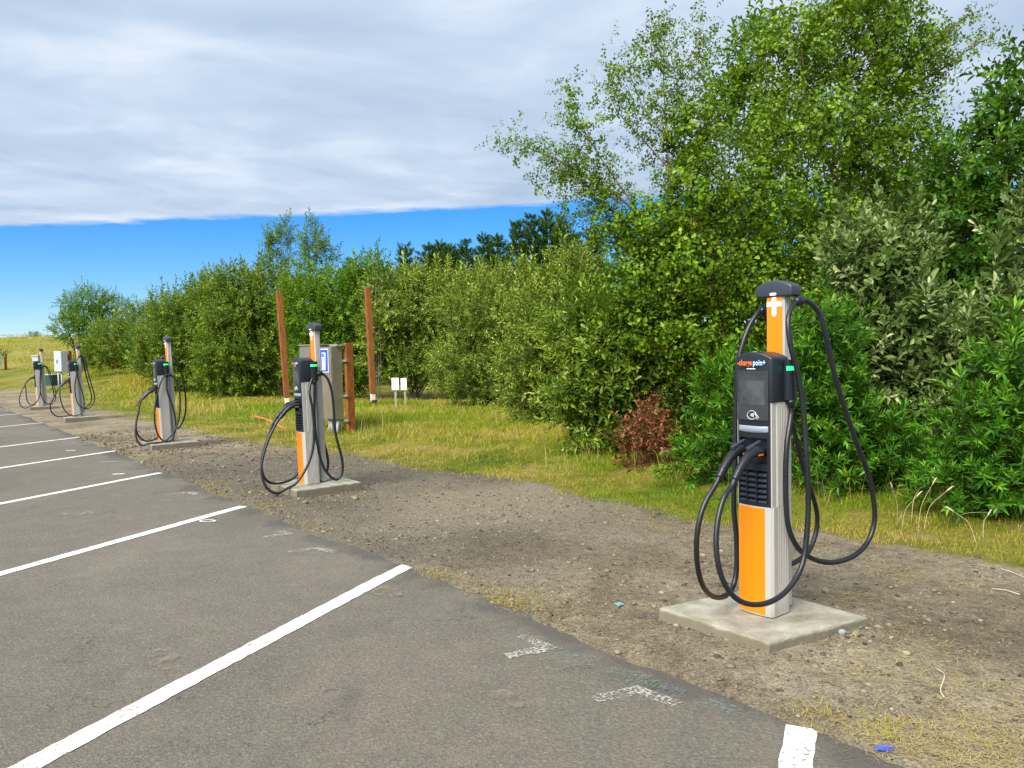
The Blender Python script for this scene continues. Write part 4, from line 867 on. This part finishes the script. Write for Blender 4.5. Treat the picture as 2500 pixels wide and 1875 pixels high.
def pad_mesh(quad, z0, z1, seed):
    """cast slab with a slightly rough, chipped rim"""
    rs = np.random.RandomState(seed); Q = [np.array(q, float) for q in quad]; rim = []
    for a, b in zip(Q, Q[1:] + Q[:1]):
        for t in np.linspace(0, 1, 26, endpoint=False): rim.append(a + (b - a) * t)
    n = len(rim); c = sum(Q) / 4; V, Fc = [], []
    for lvl, (sh, z) in enumerate([(1.012, z0), (1.004, z1 - .014), (1.0, z1 - .005), (.988, z1)]):
        for p in rim:
            q = c + (p - c) * (sh + rs.uniform(-.004, .003) * (lvl > 0)); V.append((q[0], q[1], z + (rs.uniform(-.004, 0) if lvl == 2 else 0)))
    for l in range(3):
        for i in range(n): Fc.append((l * n + i, l * n + (i + 1) % n, (l + 1) * n + (i + 1) % n, (l + 1) * n + i))
    Fc.append(tuple(3 * n + i for i in range(n)))
    return pydata('concrete_pad', V, Fc)
PADL = ['large square concrete pad under the nearest charger', 'square concrete pad under the second charger from the right', 'concrete pad under the middle charger', 'concrete pad under the fourth charger from the right', 'concrete pad under the farthest charger on the left']
for k, (cx, cy) in enumerate(CHP):
    if k == 0: quad = [(.796, 4.277), (1.23, 3.738), (1.859, 4.062), (1.441, 4.616)]
    else:
        ex = np.array([math.cos(YAW), math.sin(YAW)]); ey = np.array([-ex[1], ex[0]]); c = np.array([cx, cy]) + ey * .06
        quad = [c - ex * .36 - ey * .38, c + ex * .36 - ey * .38, c + ex * .36 + ey * .38, c - ex * .36 + ey * .38]
    tag(obj('concrete_pad', pad_mesh(quad, -.04, PADZ, 60 + k), 'concrete'), PADL[k], 'concrete pad', 'charger pads')

# ------------------------------------------------------------------ cabinets, posts, signs
def timber(name, h, wx, wy, mat='stained_wood'):
    return box(name, -wx / 2, wx / 2, -wy / 2, wy / 2, -.05, h, .006)
def cabinet_bank():
    ex = np.array([math.cos(YAW), math.sin(YAW)]); ey = np.array([-ex[1], ex[0]])
    p = gnd(857, 1063)[:2]                                   # foot of the visible brown post
    o = p - ex * 0.0; z = gz1(*o)
    fr = empty('post_frame', (o[0], o[1], z), (0, 0, YAW)); tag(fr, 'brown timber posts with metal struts carrying the steel cabinets', 'post frame')
    H = 1.555 - (832 - 858) / F_PX * p[1]                    # top of the post
    obj('post', timber('post', H - z, .10, .15), 'stained_wood', fr, (0, 0, 0)); obj('post', timber('post', H - z - .02, .10, .15), 'stained_wood', fr, (-1.35, 0, 0))
    for zz in (1.36, .70, .23): obj('strut', box('strut', -1.42, .10, -.118, -.078, zz - .02, zz + .02, .004), 'galvanised', fr)
    obj('top_rail', box('top_rail', -.30, .03, -.25, -.078, H - z - .06, H - z - .02, .004), 'galvanised', fr)
    c1 = empty('electrical_cabinet', (o[0], o[1], z), (0, 0, YAW)); tag(c1, 'tall narrow steel cabinet with the blue EV sign on its door', 'cabinet', 'steel cabinets')
    zb, zt = .26, H - z - .07
    obj('body', box('body', -.52, -.03, -.33, -.122, zb, zt, .004), 'stainless', c1); dr = obj('door', box('door', -.512, -.04, -.347, -.331, zb + .01, zt - .01, .003), 'stainless', c1)
    for zz in (.55, 1.0, 1.42): obj('hinge', box('hinge', -.036, -.022, -.352, -.332, zz - .03, zz + .03, .002), 'galvanised', dr)
    for q in ((-.2, 1.06), (-.17, .98)): obj('latch', box('latch', q[0] - .02, q[0] + .02, -.352, -.3475, q[1] - .008, q[1] + .008, .001), 'sign_white', dr)
    for x in (-.42, -.33, -.16, -.08): obj('conduit', tube_mesh('conduit', [(x, -.23, -.04), (x, -.23, zb + .01)], .026, 10), 'pvc_grey', c1)
    c2 = empty('electrical_cabinet', (o[0], o[1], z), (0, 0, YAW)); tag(c2, 'wide steel cabinet behind the second charger, left of the EV sign', 'cabinet', 'steel cabinets')
    obj('body', box('body', -1.40, -.60, -.36, -.122, .72, H - z - .03, .004), 'stainless', c2); obj('door', box('door', -1.39, -.61, -.377, -.361, .74, H - z - .07, .003), 'stainless', c2)
    obj('lid', box('lid', -1.42, -.58, -.39, -.115, H - z - .029, H - z - .01, .003), 'galvanised', c2)
    obj('switch_handle', tube_mesh('switch_handle', [(-1.402, -.25, 1.60), (-1.44, -.25, 1.60), (-1.49, -.25, 1.62), (-1.53, -.25, 1.58)], [.05, .05, .035, .03], 10), 'galvanised', c2)
    obj('conduit', tube_mesh('conduit', [(-1.0, -.24, -.04), (-1.0, -.24, .74)], .03, 10), 'pvc_grey', c2)
    # sign
    s = empty('charging_sign', (o[0], o[1], z), (0, 0, YAW)); tag(s, 'blue and white EV charging sign on the steel cabinet door', 'sign')
    sx0, sx1, sz0, sz1 = -.50, -.14, zt - .48, zt - .035
    obj('border', box('border', sx0, sx1, -.3535, -.3495, sz0, sz1, .0015), 'sign_white', s); pn = obj('panel', box('panel', sx0 + .014, sx1 - .014, -.356, -.3537, sz0 + .014, sz1 - .014), 'sign_blue', s)
    cx = (sx0 + sx1) / 2 - .03; y0, y1 = -.3585, -.3562
    bm = bmesh.new(); bm_box(bm, cx - .055, cx + .055, y0, y1, sz0 + .07, sz1 - .07); bm_box(bm, cx - .075, cx + .075, y0, y1, sz0 + .045, sz0 + .069); obj('pump_icon', bm_mesh('pump_icon', bm), 'sign_white', pn)
    obj('pump_window', box('pump_window', cx - .04, cx + .04, y0 - .002, y0 - .0004, sz1 - .155, sz1 - .085), 'sign_blue', pn)
    parts = [tube([(cx + .058, -.358, sz0 + .08), (cx + .085, -.358, sz0 + .06), (cx + .10, -.358, sz0 + .12), (cx + .10, -.358, sz1 - .15), (cx + .095, -.358, sz1 - .10)], .006, 5), tube([(cx + .095, -.358, sz1 - .13), (cx + .095, -.358, sz1 - .07)], .014, 6)]
    obj('cord_icon', pydata('cord_icon', *join_parts(parts)), 'sign_white', pn)
    for ch, zz in (('E', sz1 - .225), ('V', sz1 - .30)): obj('letter', text_mesh('letter', ch, .075, .0006, .003), 'sign_blue', pn, (cx - .025, y0 - .001, zz), (math.pi / 2, 0, 0))
cabinet_bank()

def tall_post(bp, tp, label):
    b = gnd(*bp); t = at(tp[0], tp[1], b[1]); g = gz1(b[0], b[1]); b[2] = g
    ln = float(np.linalg.norm(t - b)); root = empty('timber_post', tuple(b)); d = Vector(t - b).normalized()
    root.rotation_euler = Vector((0, 0, 1)).rotation_difference(d).to_euler(); tag(root, label, 'post', 'tall brown posts')
    bm = bmesh.new(); bm_box(bm, -.075, .075, -.075, .075, .34, ln, .008); bmesh.ops.rotate(bm, cent=(0, 0, 0), matrix=Matrix.Rotation(.5, 3, 'Z'), verts=bm.verts); obj('beam', bm_mesh('beam', bm), 'stained_wood', root)
    bm = bmesh.new(); bm_box(bm, -.068, .068, -.068, .068, .09, .339, .02, 1)
    rs = np.random.RandomState(int(bp[0]))
    for v in bm.verts: v.co += Vector(rs.uniform(-.012, .012, 3))
    bmesh.ops.rotate(bm, cent=(0, 0, 0), matrix=Matrix.Rotation(.5, 3, 'Z'), verts=bm.verts); obj('bare_end', bm_mesh('bare_end', bm), 'bare_wood', root)
    bm = bmesh.new(); bm_box(bm, -.085, .085, -.09, -.078, -.06, .16, .002); bm_box(bm, -.085, .085, .078, .09, -.06, .16, .002); bm_box(bm, -.084, .084, -.0775, .0775, .03, .055); bmesh.ops.rotate(bm, cent=(0, 0, 0), matrix=Matrix.Rotation(.5, 3, 'Z'), verts=bm.verts); obj('post_anchor', bm_mesh('post_anchor', bm), 'dark_recess', root)
tall_post((703, 1003), (681, 711), 'tall brown timber post, left of the pair, leaning to the left')
tall_post((912, 996), (897, 702), 'tall brown timber post, right of the pair, near the small signs')

def stake_sign(px, x0, x1, y0, y1, foot, lines, label):
    b = gnd(px, foot); d = b[1]; b[2] = gz1(b[0], b[1]); root = empty('notice_sign', tuple(b)); tag(root, label, 'sign', 'paper notices on stakes')
    a, c = at(x0, y0, d) - b, at(x1, y1, d) - b
    obj('stake', box('stake', -.025, .025, -.012, .012, -.1, a[2] - .02, .003), 'grey_wood', root, rot=(0, 0, .1))
    bd = obj('board', box('board', a[0], c[0], -.035, -.015, c[2], a[2], .002), 'grey_wood', root); pp = obj('paper', box('paper', a[0] + .006, c[0] - .006, -.0385, -.0355, c[2] + .02, a[2] - .012), 'paper', bd)
    w_, h_ = c[0] - a[0], a[2] - c[2]
    return root, bd, a, c
r_, bd, a, c = stake_sign(967, 956, 975, 922, 953, 1006, 4, 'white paper notice with a dark emblem, left of the two on stakes')
mx_ = (a[0] + c[0]) / 2; hz = a[2] - c[2]
for k, (f, wd) in enumerate([(.18, .13), (.30, .07), (.43, .10), (.56, .08)]): obj('text_line', box('text_line', mx_ - wd / 2, mx_ + wd / 2, -.0405, -.0387, a[2] - hz * f - .006, a[2] - hz * f + .006), 'ink', bd)
obj('emblem', tube_mesh('emblem', [(mx_, -.0388, c[2] + hz * .27), (mx_, -.041, c[2] + hz * .27)], .018, 7), 'ink', bd)
r_, bd, a, c = stake_sign(990, 978, 994, 923, 953, 1001, 6, 'white paper notice covered in text lines, right of the two on stakes')
mx_ = (a[0] + c[0]) / 2; hz = a[2] - c[2]
for k in range(6): obj('text_line', box('text_line', mx_ - .055, mx_ + .055 - .02 * (k % 2), -.0405, -.0387, a[2] - hz * (.17 + .115 * k) - .003, a[2] - hz * (.17 + .115 * k) + .003), 'ink', bd)

def far_cabinet(px, foot_py, xa, xb, ya, yb, post_px, label, depth_box=.3):
    b = gnd(px, foot_py); d = b[1]; b[2] = gz1(b[0], b[1]); root = empty('electrical_cabinet', tuple(b)); tag(root, label, 'cabinet', 'grey cabinets on brown posts')
    a, c = at(xa, ya, d) - b, at(xb, yb, d) - b; w_ = c[0] - a[0]
    m = (a[0] + c[0]) / 2
    rot = -.45; bw = w_ * .46
    bx = obj('body', box('body', -bw, bw, -.02, depth_box, c[2], a[2], .006), 'pale_enamel', root, (m, 0, 0), (0, 0, rot)); dr = obj('door', box('door', -bw + .012, bw - .012, -.034, -.021, c[2] + .015, a[2] - .015, .003), 'grey_enamel', root, (m, 0, 0), (0, 0, rot))
    zc = (a[2] + c[2]) / 2; obj('handle', box('handle', -bw * .15, -bw * .0, -.06, -.035, zc - .09, zc + .09, .006), 'black_plastic', dr)
    for dx in (-.08, .08): obj('conduit', tube_mesh('conduit', [(m + dx, .1, -.05), (m + dx, .1, c[2] + .01)], .035, 9), 'pvc_grey', root)
    pp = at(post_px, 950, d) - b; obj('post', timber('post', a[2] + .02, .14, .14), 'stained_wood', root, (pp[0], .42, 0), (0, 0, rot))
far_cabinet(150, 955, 126, 158, 858, 907, 161, 'grey cabinet with a black handle on a brown post, by the green box')
far_cabinet(0, 925, -22, 5, 865, 893, 9, 'pale cabinet and dark brown post cut by the left picture edge', .2)
def meter_box():
    b = gnd(90, 975); b[2] = gz1(b[0], b[1]); d = b[1]; root = empty('meter_box', tuple(b)); tag(root, 'small grey box on a post behind the farthest charger', 'meter box')
    a, c = at(82, 870, d) - b, at(97, 886, d) - b
    obj('body', box('body', a[0], c[0], -.1, .1, c[2], a[2], .008), 'grey_enamel', root); obj('post', timber('post', c[2] + .05, .09, .09), 'stained_wood', root, ((a[0] + c[0]) / 2, .16, 0)); obj('lid', box('lid', a[0] - .02, c[0] + .02, -.13, .12, a[2] + .002, a[2] + .03, .006), 'pale_enamel', root)
meter_box()
def transformer():
    b = gnd(126, 951); b[2] = gz1(b[0], b[1]); d = b[1]; root = empty('transformer_box', tuple(b), (0, 0, -.3)); tag(root, 'dark green utility box with a pale lid behind the far chargers', 'utility box')
    w_ = 36 * d / F_PX; h = 37 * d / F_PX
    obj('body', box('body', -w_ / 2, w_ / 2, -.3, .3, -.05, h - .05, .02), 'green_enamel', root); obj('lid', box('lid', -w_ / 2 - .02, w_ / 2 + .02, -.32, .32, h - .049, h, .015), 'pvc_grey', root)
    obj('warning_label', box('warning_label', -w_ * .30, -w_ * .12, -.306, -.301, h * .5, h * .64), 'sign_white', root); obj('base', box('base', -w_ / 2 - .08, w_ / 2 + .08, -.4, .4, -.06, .03, .01), 'concrete', root)
transformer()

# ------------------------------------------------------------------ grass
def blades(P, H, W, lean, tint, rs):
    n = len(P); a = rs.uniform(0, 2 * np.pi, n); side = np.stack([np.cos(a), np.sin(a), np.zeros(n)], 1)
    b = rs.uniform(0, 2 * np.pi, n); ld = np.stack([np.cos(b), np.sin(b), np.zeros(n)], 1) * (lean * H)[:, None]
    up = np.array([0, 0, 1.0])
    base = P - up * .01; mid = P + up * (H * .55)[:, None] + ld * .3; tip = P + up * (H * (1 - .35 * lean))[:, None] + ld
    w = side * (W / 2)[:, None]
    V = np.stack([base - w, base + w, mid - w * .75, mid + w * .75, tip], 1).reshape(-1, 3)
    T = np.array([(0, 1, 3), (0, 3, 2), (2, 3, 4)])[None] + (np.arange(n) * 5)[:, None, None]
    return V, T.reshape(-1, 3), np.repeat(tint, 5)
def grass_field():
    rs = np.random.RandomState(77); VV, TT, CC, o = [], [], [], 0
    def lie(x, y, L_, W, tint):
        nonlocal o
        n = len(x); a = rs.uniform(0, 2 * np.pi, n); d = np.stack([np.cos(a), np.sin(a), rs.uniform(-.05, .35, n)], 1); sd = np.stack([-np.sin(a), np.cos(a), np.zeros(n)], 1) * (W / 2)[:, None]
        b = np.stack([x, y, gz(x, y) + rs.uniform(.002, .012, n)], 1); m_ = b + d * (L_ * .5)[:, None] + sd * rs.uniform(-6, 6, n)[:, None]; e = b + d * np.array([1, 1, .3]) * L_[:, None]
        V = np.stack([b - sd, b + sd, m_ - sd, m_ + sd, e], 1).reshape(-1, 3); T = np.array([(0, 1, 3), (0, 3, 2), (2, 3, 4)])[None] + (np.arange(n) * 5)[:, None, None]
        VV.append(V); TT.append(T.reshape(-1, 3) + o); CC.append(np.repeat(np.clip(tint, .08, 1), 5)); o += len(V)
    def add(x, y, H, W, lean, tint):
        nonlocal o
        P = np.stack([x, y, gz(x, y)], 1); V, T, C = blades(P, H, W, lean, np.clip(tint, .08, 1), rs); VV.append(V); TT.append(T + o); CC.append(C); o += len(V)
    for u0, u1, v1, dens in [(0.2, 4, 7.4, 3000), (4, 8, 7.7, 2300), (8, 13, 10.2, 950), (13, 20, 12.5, 480), (20, 30, 12.5, 320), (30, 45, 12, 160), (45, 75, 16, 60)]:
        area = (u1 - u0) * (v1 - 4.6); n = int(area * dens)
        u = rs.uniform(u0, u1, n); v = rs.uniform(4.6, v1, n); x, y = xy(u, v); gv_ = grass_v(u)
        pn = vnoise(x * .7 + 11, y * .7 + 4); pn2 = vnoise(x * 2.3, y * 2.3 + 20); pn3 = vnoise(x * 5 + 3, y * 5)
        d = v - gv_ + .45 * (pn2 - .5) + .2 * (pn3 - .5)
        keep = ((d > 0) | ((d > -.55) & (rs.rand(n) < .06))) & (rs.rand(n) < np.clip(.25 + 1.1 * pn2 + .6 * np.clip(d, 0, 1), 0, 1)) & ~((pn3 > .66) & (pn2 > .42))
        x, y, d, pn, pn2, u = x[keep], y[keep], d[keep], pn[keep], pn2[keep], u[keep]; n = len(x); k = np.hypot(x, y) / 8.0
        straw = np.clip((pn - .36) * 1.5 + .55 * np.exp(-d / .18) * (pn2 > .45), 0, 1)
        pn4 = vnoise(x * .55 + 61, y * .55 + 17) + .5 * (vnoise(x * 1.7 + 5, y * 1.7) - .5)
        straw = np.clip((pn4 - .34) * 1.9 + .7 * np.exp(-np.clip(d, 0, 9) / .16) * (pn2 > .42), 0, 1)
        tint = np.where(rs.rand(n) < .06 + .80 * straw ** 1.2, rs.uniform(.50, .98, n), rs.uniform(.09, .36, n) + .20 * straw)
        Hh = rs.uniform(.018, .065, n) * (1 + 1.2 * np.clip(d - 1.0, 0, 1.3)) * (1 + .12 * k); Ww = rs.uniform(.0022, .0045, n) * np.clip(k, 1, 6)
        add(x, y, Hh, Ww, rs.uniform(.4, 1.9, n), tint)
    n = 22000; az = rs.uniform(-.36, -.68, n); dd = 44 * (165 / 44) ** rs.rand(n); x, y = dd * np.sin(az), dd * np.cos(az); u, v = uv(x, y)
    keep = (v > grass_v(u) + .3) & (vnoise(x * .12 + 9, y * .12) + .6 * (vnoise(x * .4, y * .4) - .5) > .36); x, y, dd = x[keep], y[keep], dd[keep]; n = len(x)
    add(x, y, rs.uniform(.10, .30, n), rs.uniform(.0004, .0008, n) * dd, rs.uniform(.2, 1.0, n), np.clip(.42 + .5 * vnoise(x * .05 + 3, y * .05 + 8) + rs.normal(0, .12, n), .1, .95))
    for px, py, r, m in [(365, 925, 1.6, 1500), (400, 945, 1.2, 1300), (335, 915, 1.8, 1200), (430, 958, .9, 700), (300, 915, 1.5, 700)]:
        g = gnd(px, py); x = g[0] + rs.normal(0, r, m); y = g[1] + rs.normal(0, r, m); add(x, y, rs.uniform(.25, .75, m), rs.uniform(.010, .018, m), rs.uniform(.15, .7, m), rs.uniform(.35, .85, m))
    # long straw-coloured stems near the hedge, with seed heads
    n = 2600; u = rs.uniform(.5, 30, n) ** 1.0; v = grass_v(u) + rs.uniform(.7, 2.6, n); x, y = xy(u, v); keep = vnoise(x * 1.2 + 40, y * 1.2) > .56
    x, y = x[keep], y[keep]; n = len(x); add(x, y, rs.uniform(.2, .5, n), rs.uniform(.003, .005, n) * np.clip(np.hypot(x, y) / 8, 1, 5), rs.uniform(.2, .8, n), rs.uniform(.6, 1, n))
    # straw litter and tufts at the asphalt edge and on the bare dirt
    tufts = [(1045, 1405, 60, .07), (1075, 1412, 60, .07), (1130, 1432, 50, .06), (1225, 1470, 160, .13), (1260, 1478, 120, .12), (1200, 1462, 60, .08), (1380, 1524, 70, .10), (450, 1185, 130, .20), (470, 1195, 130, .2), (500, 1205, 100, .2), (530, 1215, 70, .2), (610, 1240, 100, .17), (640, 1247, 120, .17), (690, 1278, 90, .14), (720, 1288, 60, .12), (760, 1302, 50, .1), (330, 1120, 60, .25), (240, 1080, 60, .3), (200, 1065, 60, .3),
             (2140, 1795, 80, .07), (2165, 1790, 60, .06), (1965, 1755, 40, .06), (2020, 1765, 40, .05), (2200, 1820, 110, .10), (2290, 1850, 160, .13), (2350, 1865, 140, .12), (2420, 1830, 260, .16), (2470, 1850, 260, .16), (2440, 1790, 140, .13), (2480, 1720, 160, .12), (2490, 1870, 200, .14), (2330, 1830, 90, .1), (2190, 1640, 80, .10), (2160, 1662, 70, .1), (2330, 1690, 70, .08), (2215, 1412, 120, .12), (2180, 1408, 70, .1), (2070, 1475, 60, .06), (2230, 1585, 60, .09), (2300, 1600, 50, .09), (2090, 1665, 40, .05), (1860, 1560, 25, .08), (1960, 1580, 40, .06), (930, 1110, 120, .3), (1010, 1130, 120, .25), (1180, 1165, 120, .22), (1530, 1240, 200, .25), (1620, 1268, 200, .22), (1680, 1290, 120, .2), (820, 1100, 200, .4), (700, 1075, 200, .5), (480, 1040, 120, .5), (2300, 1370, 40, .1)]
    for px, py, m, r in tufts:
        g = gnd(px, py); x = g[0] + rs.normal(0, r, m); y = g[1] + rs.normal(0, r, m); kk = max(1, g[1] / 6)
        gr = px < 800 and py > 1100 or px in (1045, 1075, 1225, 1260, 2140, 2165, 1965, 2020)
        if gr: add(x, y, rs.uniform(.015, .045, m) * (1.4 if kk > 1.3 else 1), rs.uniform(.0022, .004, m) * kk, rs.uniform(.6, 1.8, m), rs.uniform(.35, .85, m))
        mm = max(6, int(m * .8)); x = np.concatenate([x[:mm], g[0] + rs.normal(0, r * 1.7, mm)]); y = np.concatenate([y[:mm], g[1] + rs.normal(0, r * 1.7, mm)]); k2 = len(x)
        lie(x, y, rs.uniform(.02, .085, k2) * (1.3 if kk > 1.3 else 1), rs.uniform(.0012, .0024, k2) * kk, rs.uniform(.84, 1, k2))
    n = 1100; u = rs.uniform(.8, 9, n); v = rs.uniform(EDGE_V + .1, 5.6, n); x, y = xy(u, v); lie(x, y, rs.uniform(.015, .06, n), rs.uniform(.0014, .003, n), rs.uniform(.6, 1, n))
    me = tri_mesh('grass', np.vstack(VV), np.vstack(TT), np.concatenate(CC)); o_ = obj('grass', me, 'grass_blade'); tag(o_, 'patchy green and straw coloured grass between the dirt and the hedge', 'grass', kind='stuff')
grass_field()
def tall_stems():
    rs = np.random.RandomState(91); parts, heads = [], []
    for px, py, tx, ty in [(2200, 1300, 2235, 1215), (2240, 1310, 2275, 1185), (2255, 1300, 2310, 1200), (2190, 1290, 2180, 1195), (2330, 1290, 2425, 1250), (2225, 1280, 2270, 1172), (2030, 1215, 2010, 1178), (2400, 1320, 2410, 1260), (2385, 1330, 2330, 1250), (2290, 1260, 2345, 1160)]:
        b = gnd(px, py + 10); b[2] = gz1(b[0], b[1]); t = at(tx, ty, b[1] + rs.uniform(-.1, .15)); m = (b + t) / 2 + np.array([(b - t)[0] * .25, 0, .04])
        Q = catmull([b, m, t], 5); parts.append(tube(Q, np.linspace(.0022, .0012, len(Q)), 4)); d = Q[-1] - Q[-3]; d /= np.linalg.norm(d)
        parts.append(tube([t - d * .01, t + d * .025, t + d * .06, t + d * .085 - np.array([0, 0, .012])], [.001, .0055, .005, .001], 5))
    me = pydata('grass_stems', *join_parts(parts), smooth=True); tag(obj('grass_stems', me, 'dry_stick'), 'tall dry grass stems with pale seed heads at the hedge foot', 'grass', kind='stuff')
tall_stems()

# ------------------------------------------------------------------ gravel, stones, litter
def rock(rs, sub=1):
    bm = bmesh.new(); bmesh.ops.create_icosphere(bm, subdivisions=sub, radius=1.0)
    for v in bm.verts: v.co *= 1 + rs.uniform(-.28, .22)
    bm.verts.ensure_lookup_table(); V = np.array([v.co[:] for v in bm.verts]); T = np.array([[v.index for v in f.verts] for f in bm.faces]); bm.free(); return V, T
def gravel():
    rs = np.random.RandomState(8); tm = [rock(rs, 1) for _ in range(8)]; tm = [(V, T, np.full(len(V), .5)) for V, T in tm]
    n = 27000; u = np.concatenate([rs.uniform(.8, 6, n // 2), rs.uniform(5.5, 18, n // 2)]); v = rs.uniform(EDGE_V + .02, 6.0, len(u)); x, y = xy(u, v)
    m = vnoise(x * 1.1 + 2, y * 1.1); zone = sstep(5, 7, u) * (1 - sstep(4.4, 5.2, v)); keep = (rs.rand(len(u)) < .26 + .7 * m ** 2 + .75 * zone) & (v < grass_v(u) + .1)
    inpad = np.zeros(len(u), bool)
    for cx, cy in CHP:
        du, dv = uv(x - cx, y - cy); inpad |= (np.abs(du) < .39) & (np.abs(dv - .03) < .42)
    keep &= ~inpad; x, y = x[keep], y[keep]
    rx, ry = [], []
    for k, (cx, cy) in enumerate(CHP[:3]):
        m_ = 420 if k < 2 else 200; t = rs.uniform(-.42, .42, m_); sd = rs.randint(0, 4, m_); o_ = .385 + np.abs(rs.normal(0, .05, m_)) + .35 * (rs.rand(m_) < .25) * rs.rand(m_)
        a_ = np.where(sd < 2, t, np.where(sd == 2, o_, -o_)); b_ = np.where(sd >= 2, t, np.where(sd == 0, o_, -o_)); px, py = xy(a_, b_ + .03); rx.append(cx + px); ry.append(cy + py)
    nr = sum(map(len, rx)); x = np.concatenate([x] + rx); y = np.concatenate([y] + ry); n = len(x)
    S = np.exp(rs.normal(math.log(.0056), .55, n)) * (1 + .3 * np.clip(np.hypot(x, y) / 6 - 1, 0, 2)); S[-nr:] *= 1.3; S = np.clip(S, .0025, .028)
    P = np.stack([x, y, gz(x, y) + S * .1], 1); D = rs.normal(0, .3, (n, 3)) + np.array([0, 0, 1.0])
    V, T, C = instance(tm, P, D, S, rs, .26)
    V2 = V.reshape(-1, 3)
    k = len(tm[0][0]); c = np.repeat(V2.reshape(-1, k, 3).mean(1), k, 0); V2[:, 2] = c[:, 2] + (V2[:, 2] - c[:, 2]) * .5
    tag(obj('gravel', tri_mesh('gravel', V2, T, C), 'pebbles'), 'loose gravel and small stones scattered over the bare dirt', 'gravel', kind='stuff')
gravel()
def stone(px, py, sx, sz, mat, label, seed, sub=2, flat=.6):
    rs = np.random.RandomState(seed); g = gnd(px, py); V, T = rock(rs, 1 if sub == 1 else 2) if mat != 'stone_grey' else rock(np.random.RandomState(seed), 2)
    if mat == 'stone_grey': V = V / np.linalg.norm(V, axis=1)[:, None]
    V = V * np.array([sx, sx * .75, sz]) * .85; g[2] = gz1(g[0], g[1]) + sz * .45
    me = tri_mesh('stone', V, T); o = obj('stone', me, mat, None, tuple(g), (0, 0, rs.uniform(0, 3)))
    if mat == 'stone_grey': me.polygons.foreach_set('use_smooth', [True] * len(me.polygons))
    tag(o, label, 'stone', 'stones lying on the dirt')
for k, (px, py, sx, sz, mt, l) in enumerate([(2018, 1458, .036, .024, 'stone_tan', 'tan stone behind the near pad, largest one there'), (2056, 1577, .027, .020, 'stone_grey', 'smooth grey pebble by the right corner of the near pad'), (2090, 1580, .032, .020, 'stone_tan', 'flat tan stone touching the smooth grey pebble'), (2267, 1530, .018, .013, 'stone_tan', 'pale angular stone on the dirt right of the near pad'),
        (2125, 1767, .022, .014, 'stone_tan', 'tan stone on bare dirt near the bottom parking line'), (1987, 1727, .014, .010, 'stone_tan', 'small tan stone just above the bottom parking line'), (2294, 1722, .022, .013, 'stone_tan', 'tan stone under the pale dry twig'), (2170, 1550, .024, .014, 'stone_tan', 'pale stone in the rubble at the pad right corner'), (2440, 1415, .02, .014, 'stone_tan', 'pale stone near the grass at the right edge'),
        (1500, 1365, .026, .016, 'stone_tan', 'tan stone on the dirt left of the near plugs'), (1300, 1403, .022, .02, 'stone_tan', 'dark round clod on the dirt between the near pad and the grass tuft'), (1855, 1590, .022, .014, 'stone_tan', 'stone below the front corner of the near pad'), (1905, 1588, .028, .014, 'stone_tan', 'flat stone just right of the near pad front corner'), (1598, 1497, .024, .018, 'stone_tan', 'stone against the left corner of the near pad'), (868, 1222, .05, .035, 'stone_tan', 'stone against the right corner of the second pad'), (745, 1235, .04, .03, 'stone_tan', 'stone below the front corner of the second pad')]):
    stone(px, py, sx, sz, mt, l, 200 + k)
def litter():
    rs = np.random.RandomState(21)
    def tangle(name, px, py, r, mat, label, n=7, rad=.0012, flat=.012):
        g = gnd(px, py); z0 = gz1(g[0], g[1]) + .008; parts = []
        for _ in range(n):
            P = [np.array([g[0] + rs.normal(0, r[0]), g[1] + rs.normal(0, r[1]), z0 + rs.uniform(0, flat)]) for _ in range(5)]
            parts.append(tube(catmull(P, 5), rad, 4))
        tag(obj(name, pydata(name, *join_parts(parts), smooth=True), mat), label, 'litter')
    tangle('twine_tangle', 2160, 1842, (.019, .008), 'blue_twine', 'tangle of blue plastic twine on the ground near the bottom edge', 12, .0016)
    tangle('plastic_scrap', 1512, 1494, (.014, .010), 'teal_scrap', 'small teal plastic scrap on the dirt left of the near pad', 10, .0022)
    def stick(name, pts, r, mat, label):
        P = []
        for p in pts:
            g = gnd(p[0], p[1]); g[2] = gz1(g[0], g[1]) + r + (p[2] if len(p) > 2 else .004); P.append(g)
        tag(obj(name, tube_mesh(name, catmull(P, 5), r, 6), mat), label, 'stick')
    stick('dry_stick', [(2420, 1443), (2455, 1451), (2490, 1460)], .0024, 'white_stick', 'straight pale stick on the dirt at the right edge')
    stick('dry_stick', [(2442, 1393), (2470, 1402), (2505, 1420)], .0024, 'white_stick', 'pale curved stick along the grass at the right edge')
    stick('dry_twig', [(2282, 1652, .004), (2303, 1670, .02), (2305, 1690, .03), (2296, 1710, .02), (2305, 1722, .004)], .0026, 'dry_stick', 'crooked pale twig standing over a tan stone')
    stick('dry_twig', [(1725, 1567), (1800, 1577), (1860, 1571), (1878, 1595)], .0022, 'dry_stick', 'thin dry twig lying in front of the near pad corner')
    stick('dry_twig', [(985, 1450), (1010, 1446), (1030, 1448)], .003, 'white_stick', 'pale twig on the asphalt beside the near parking line end')
    stick('orange_conduit', [(622, 1034, .12), (650, 1040, .10), (675, 1047, .05), (695, 1053, .0)], .013, 'orange_plastic', 'thin orange plastic pipe sticking out of the grass by the second charger')
litter()
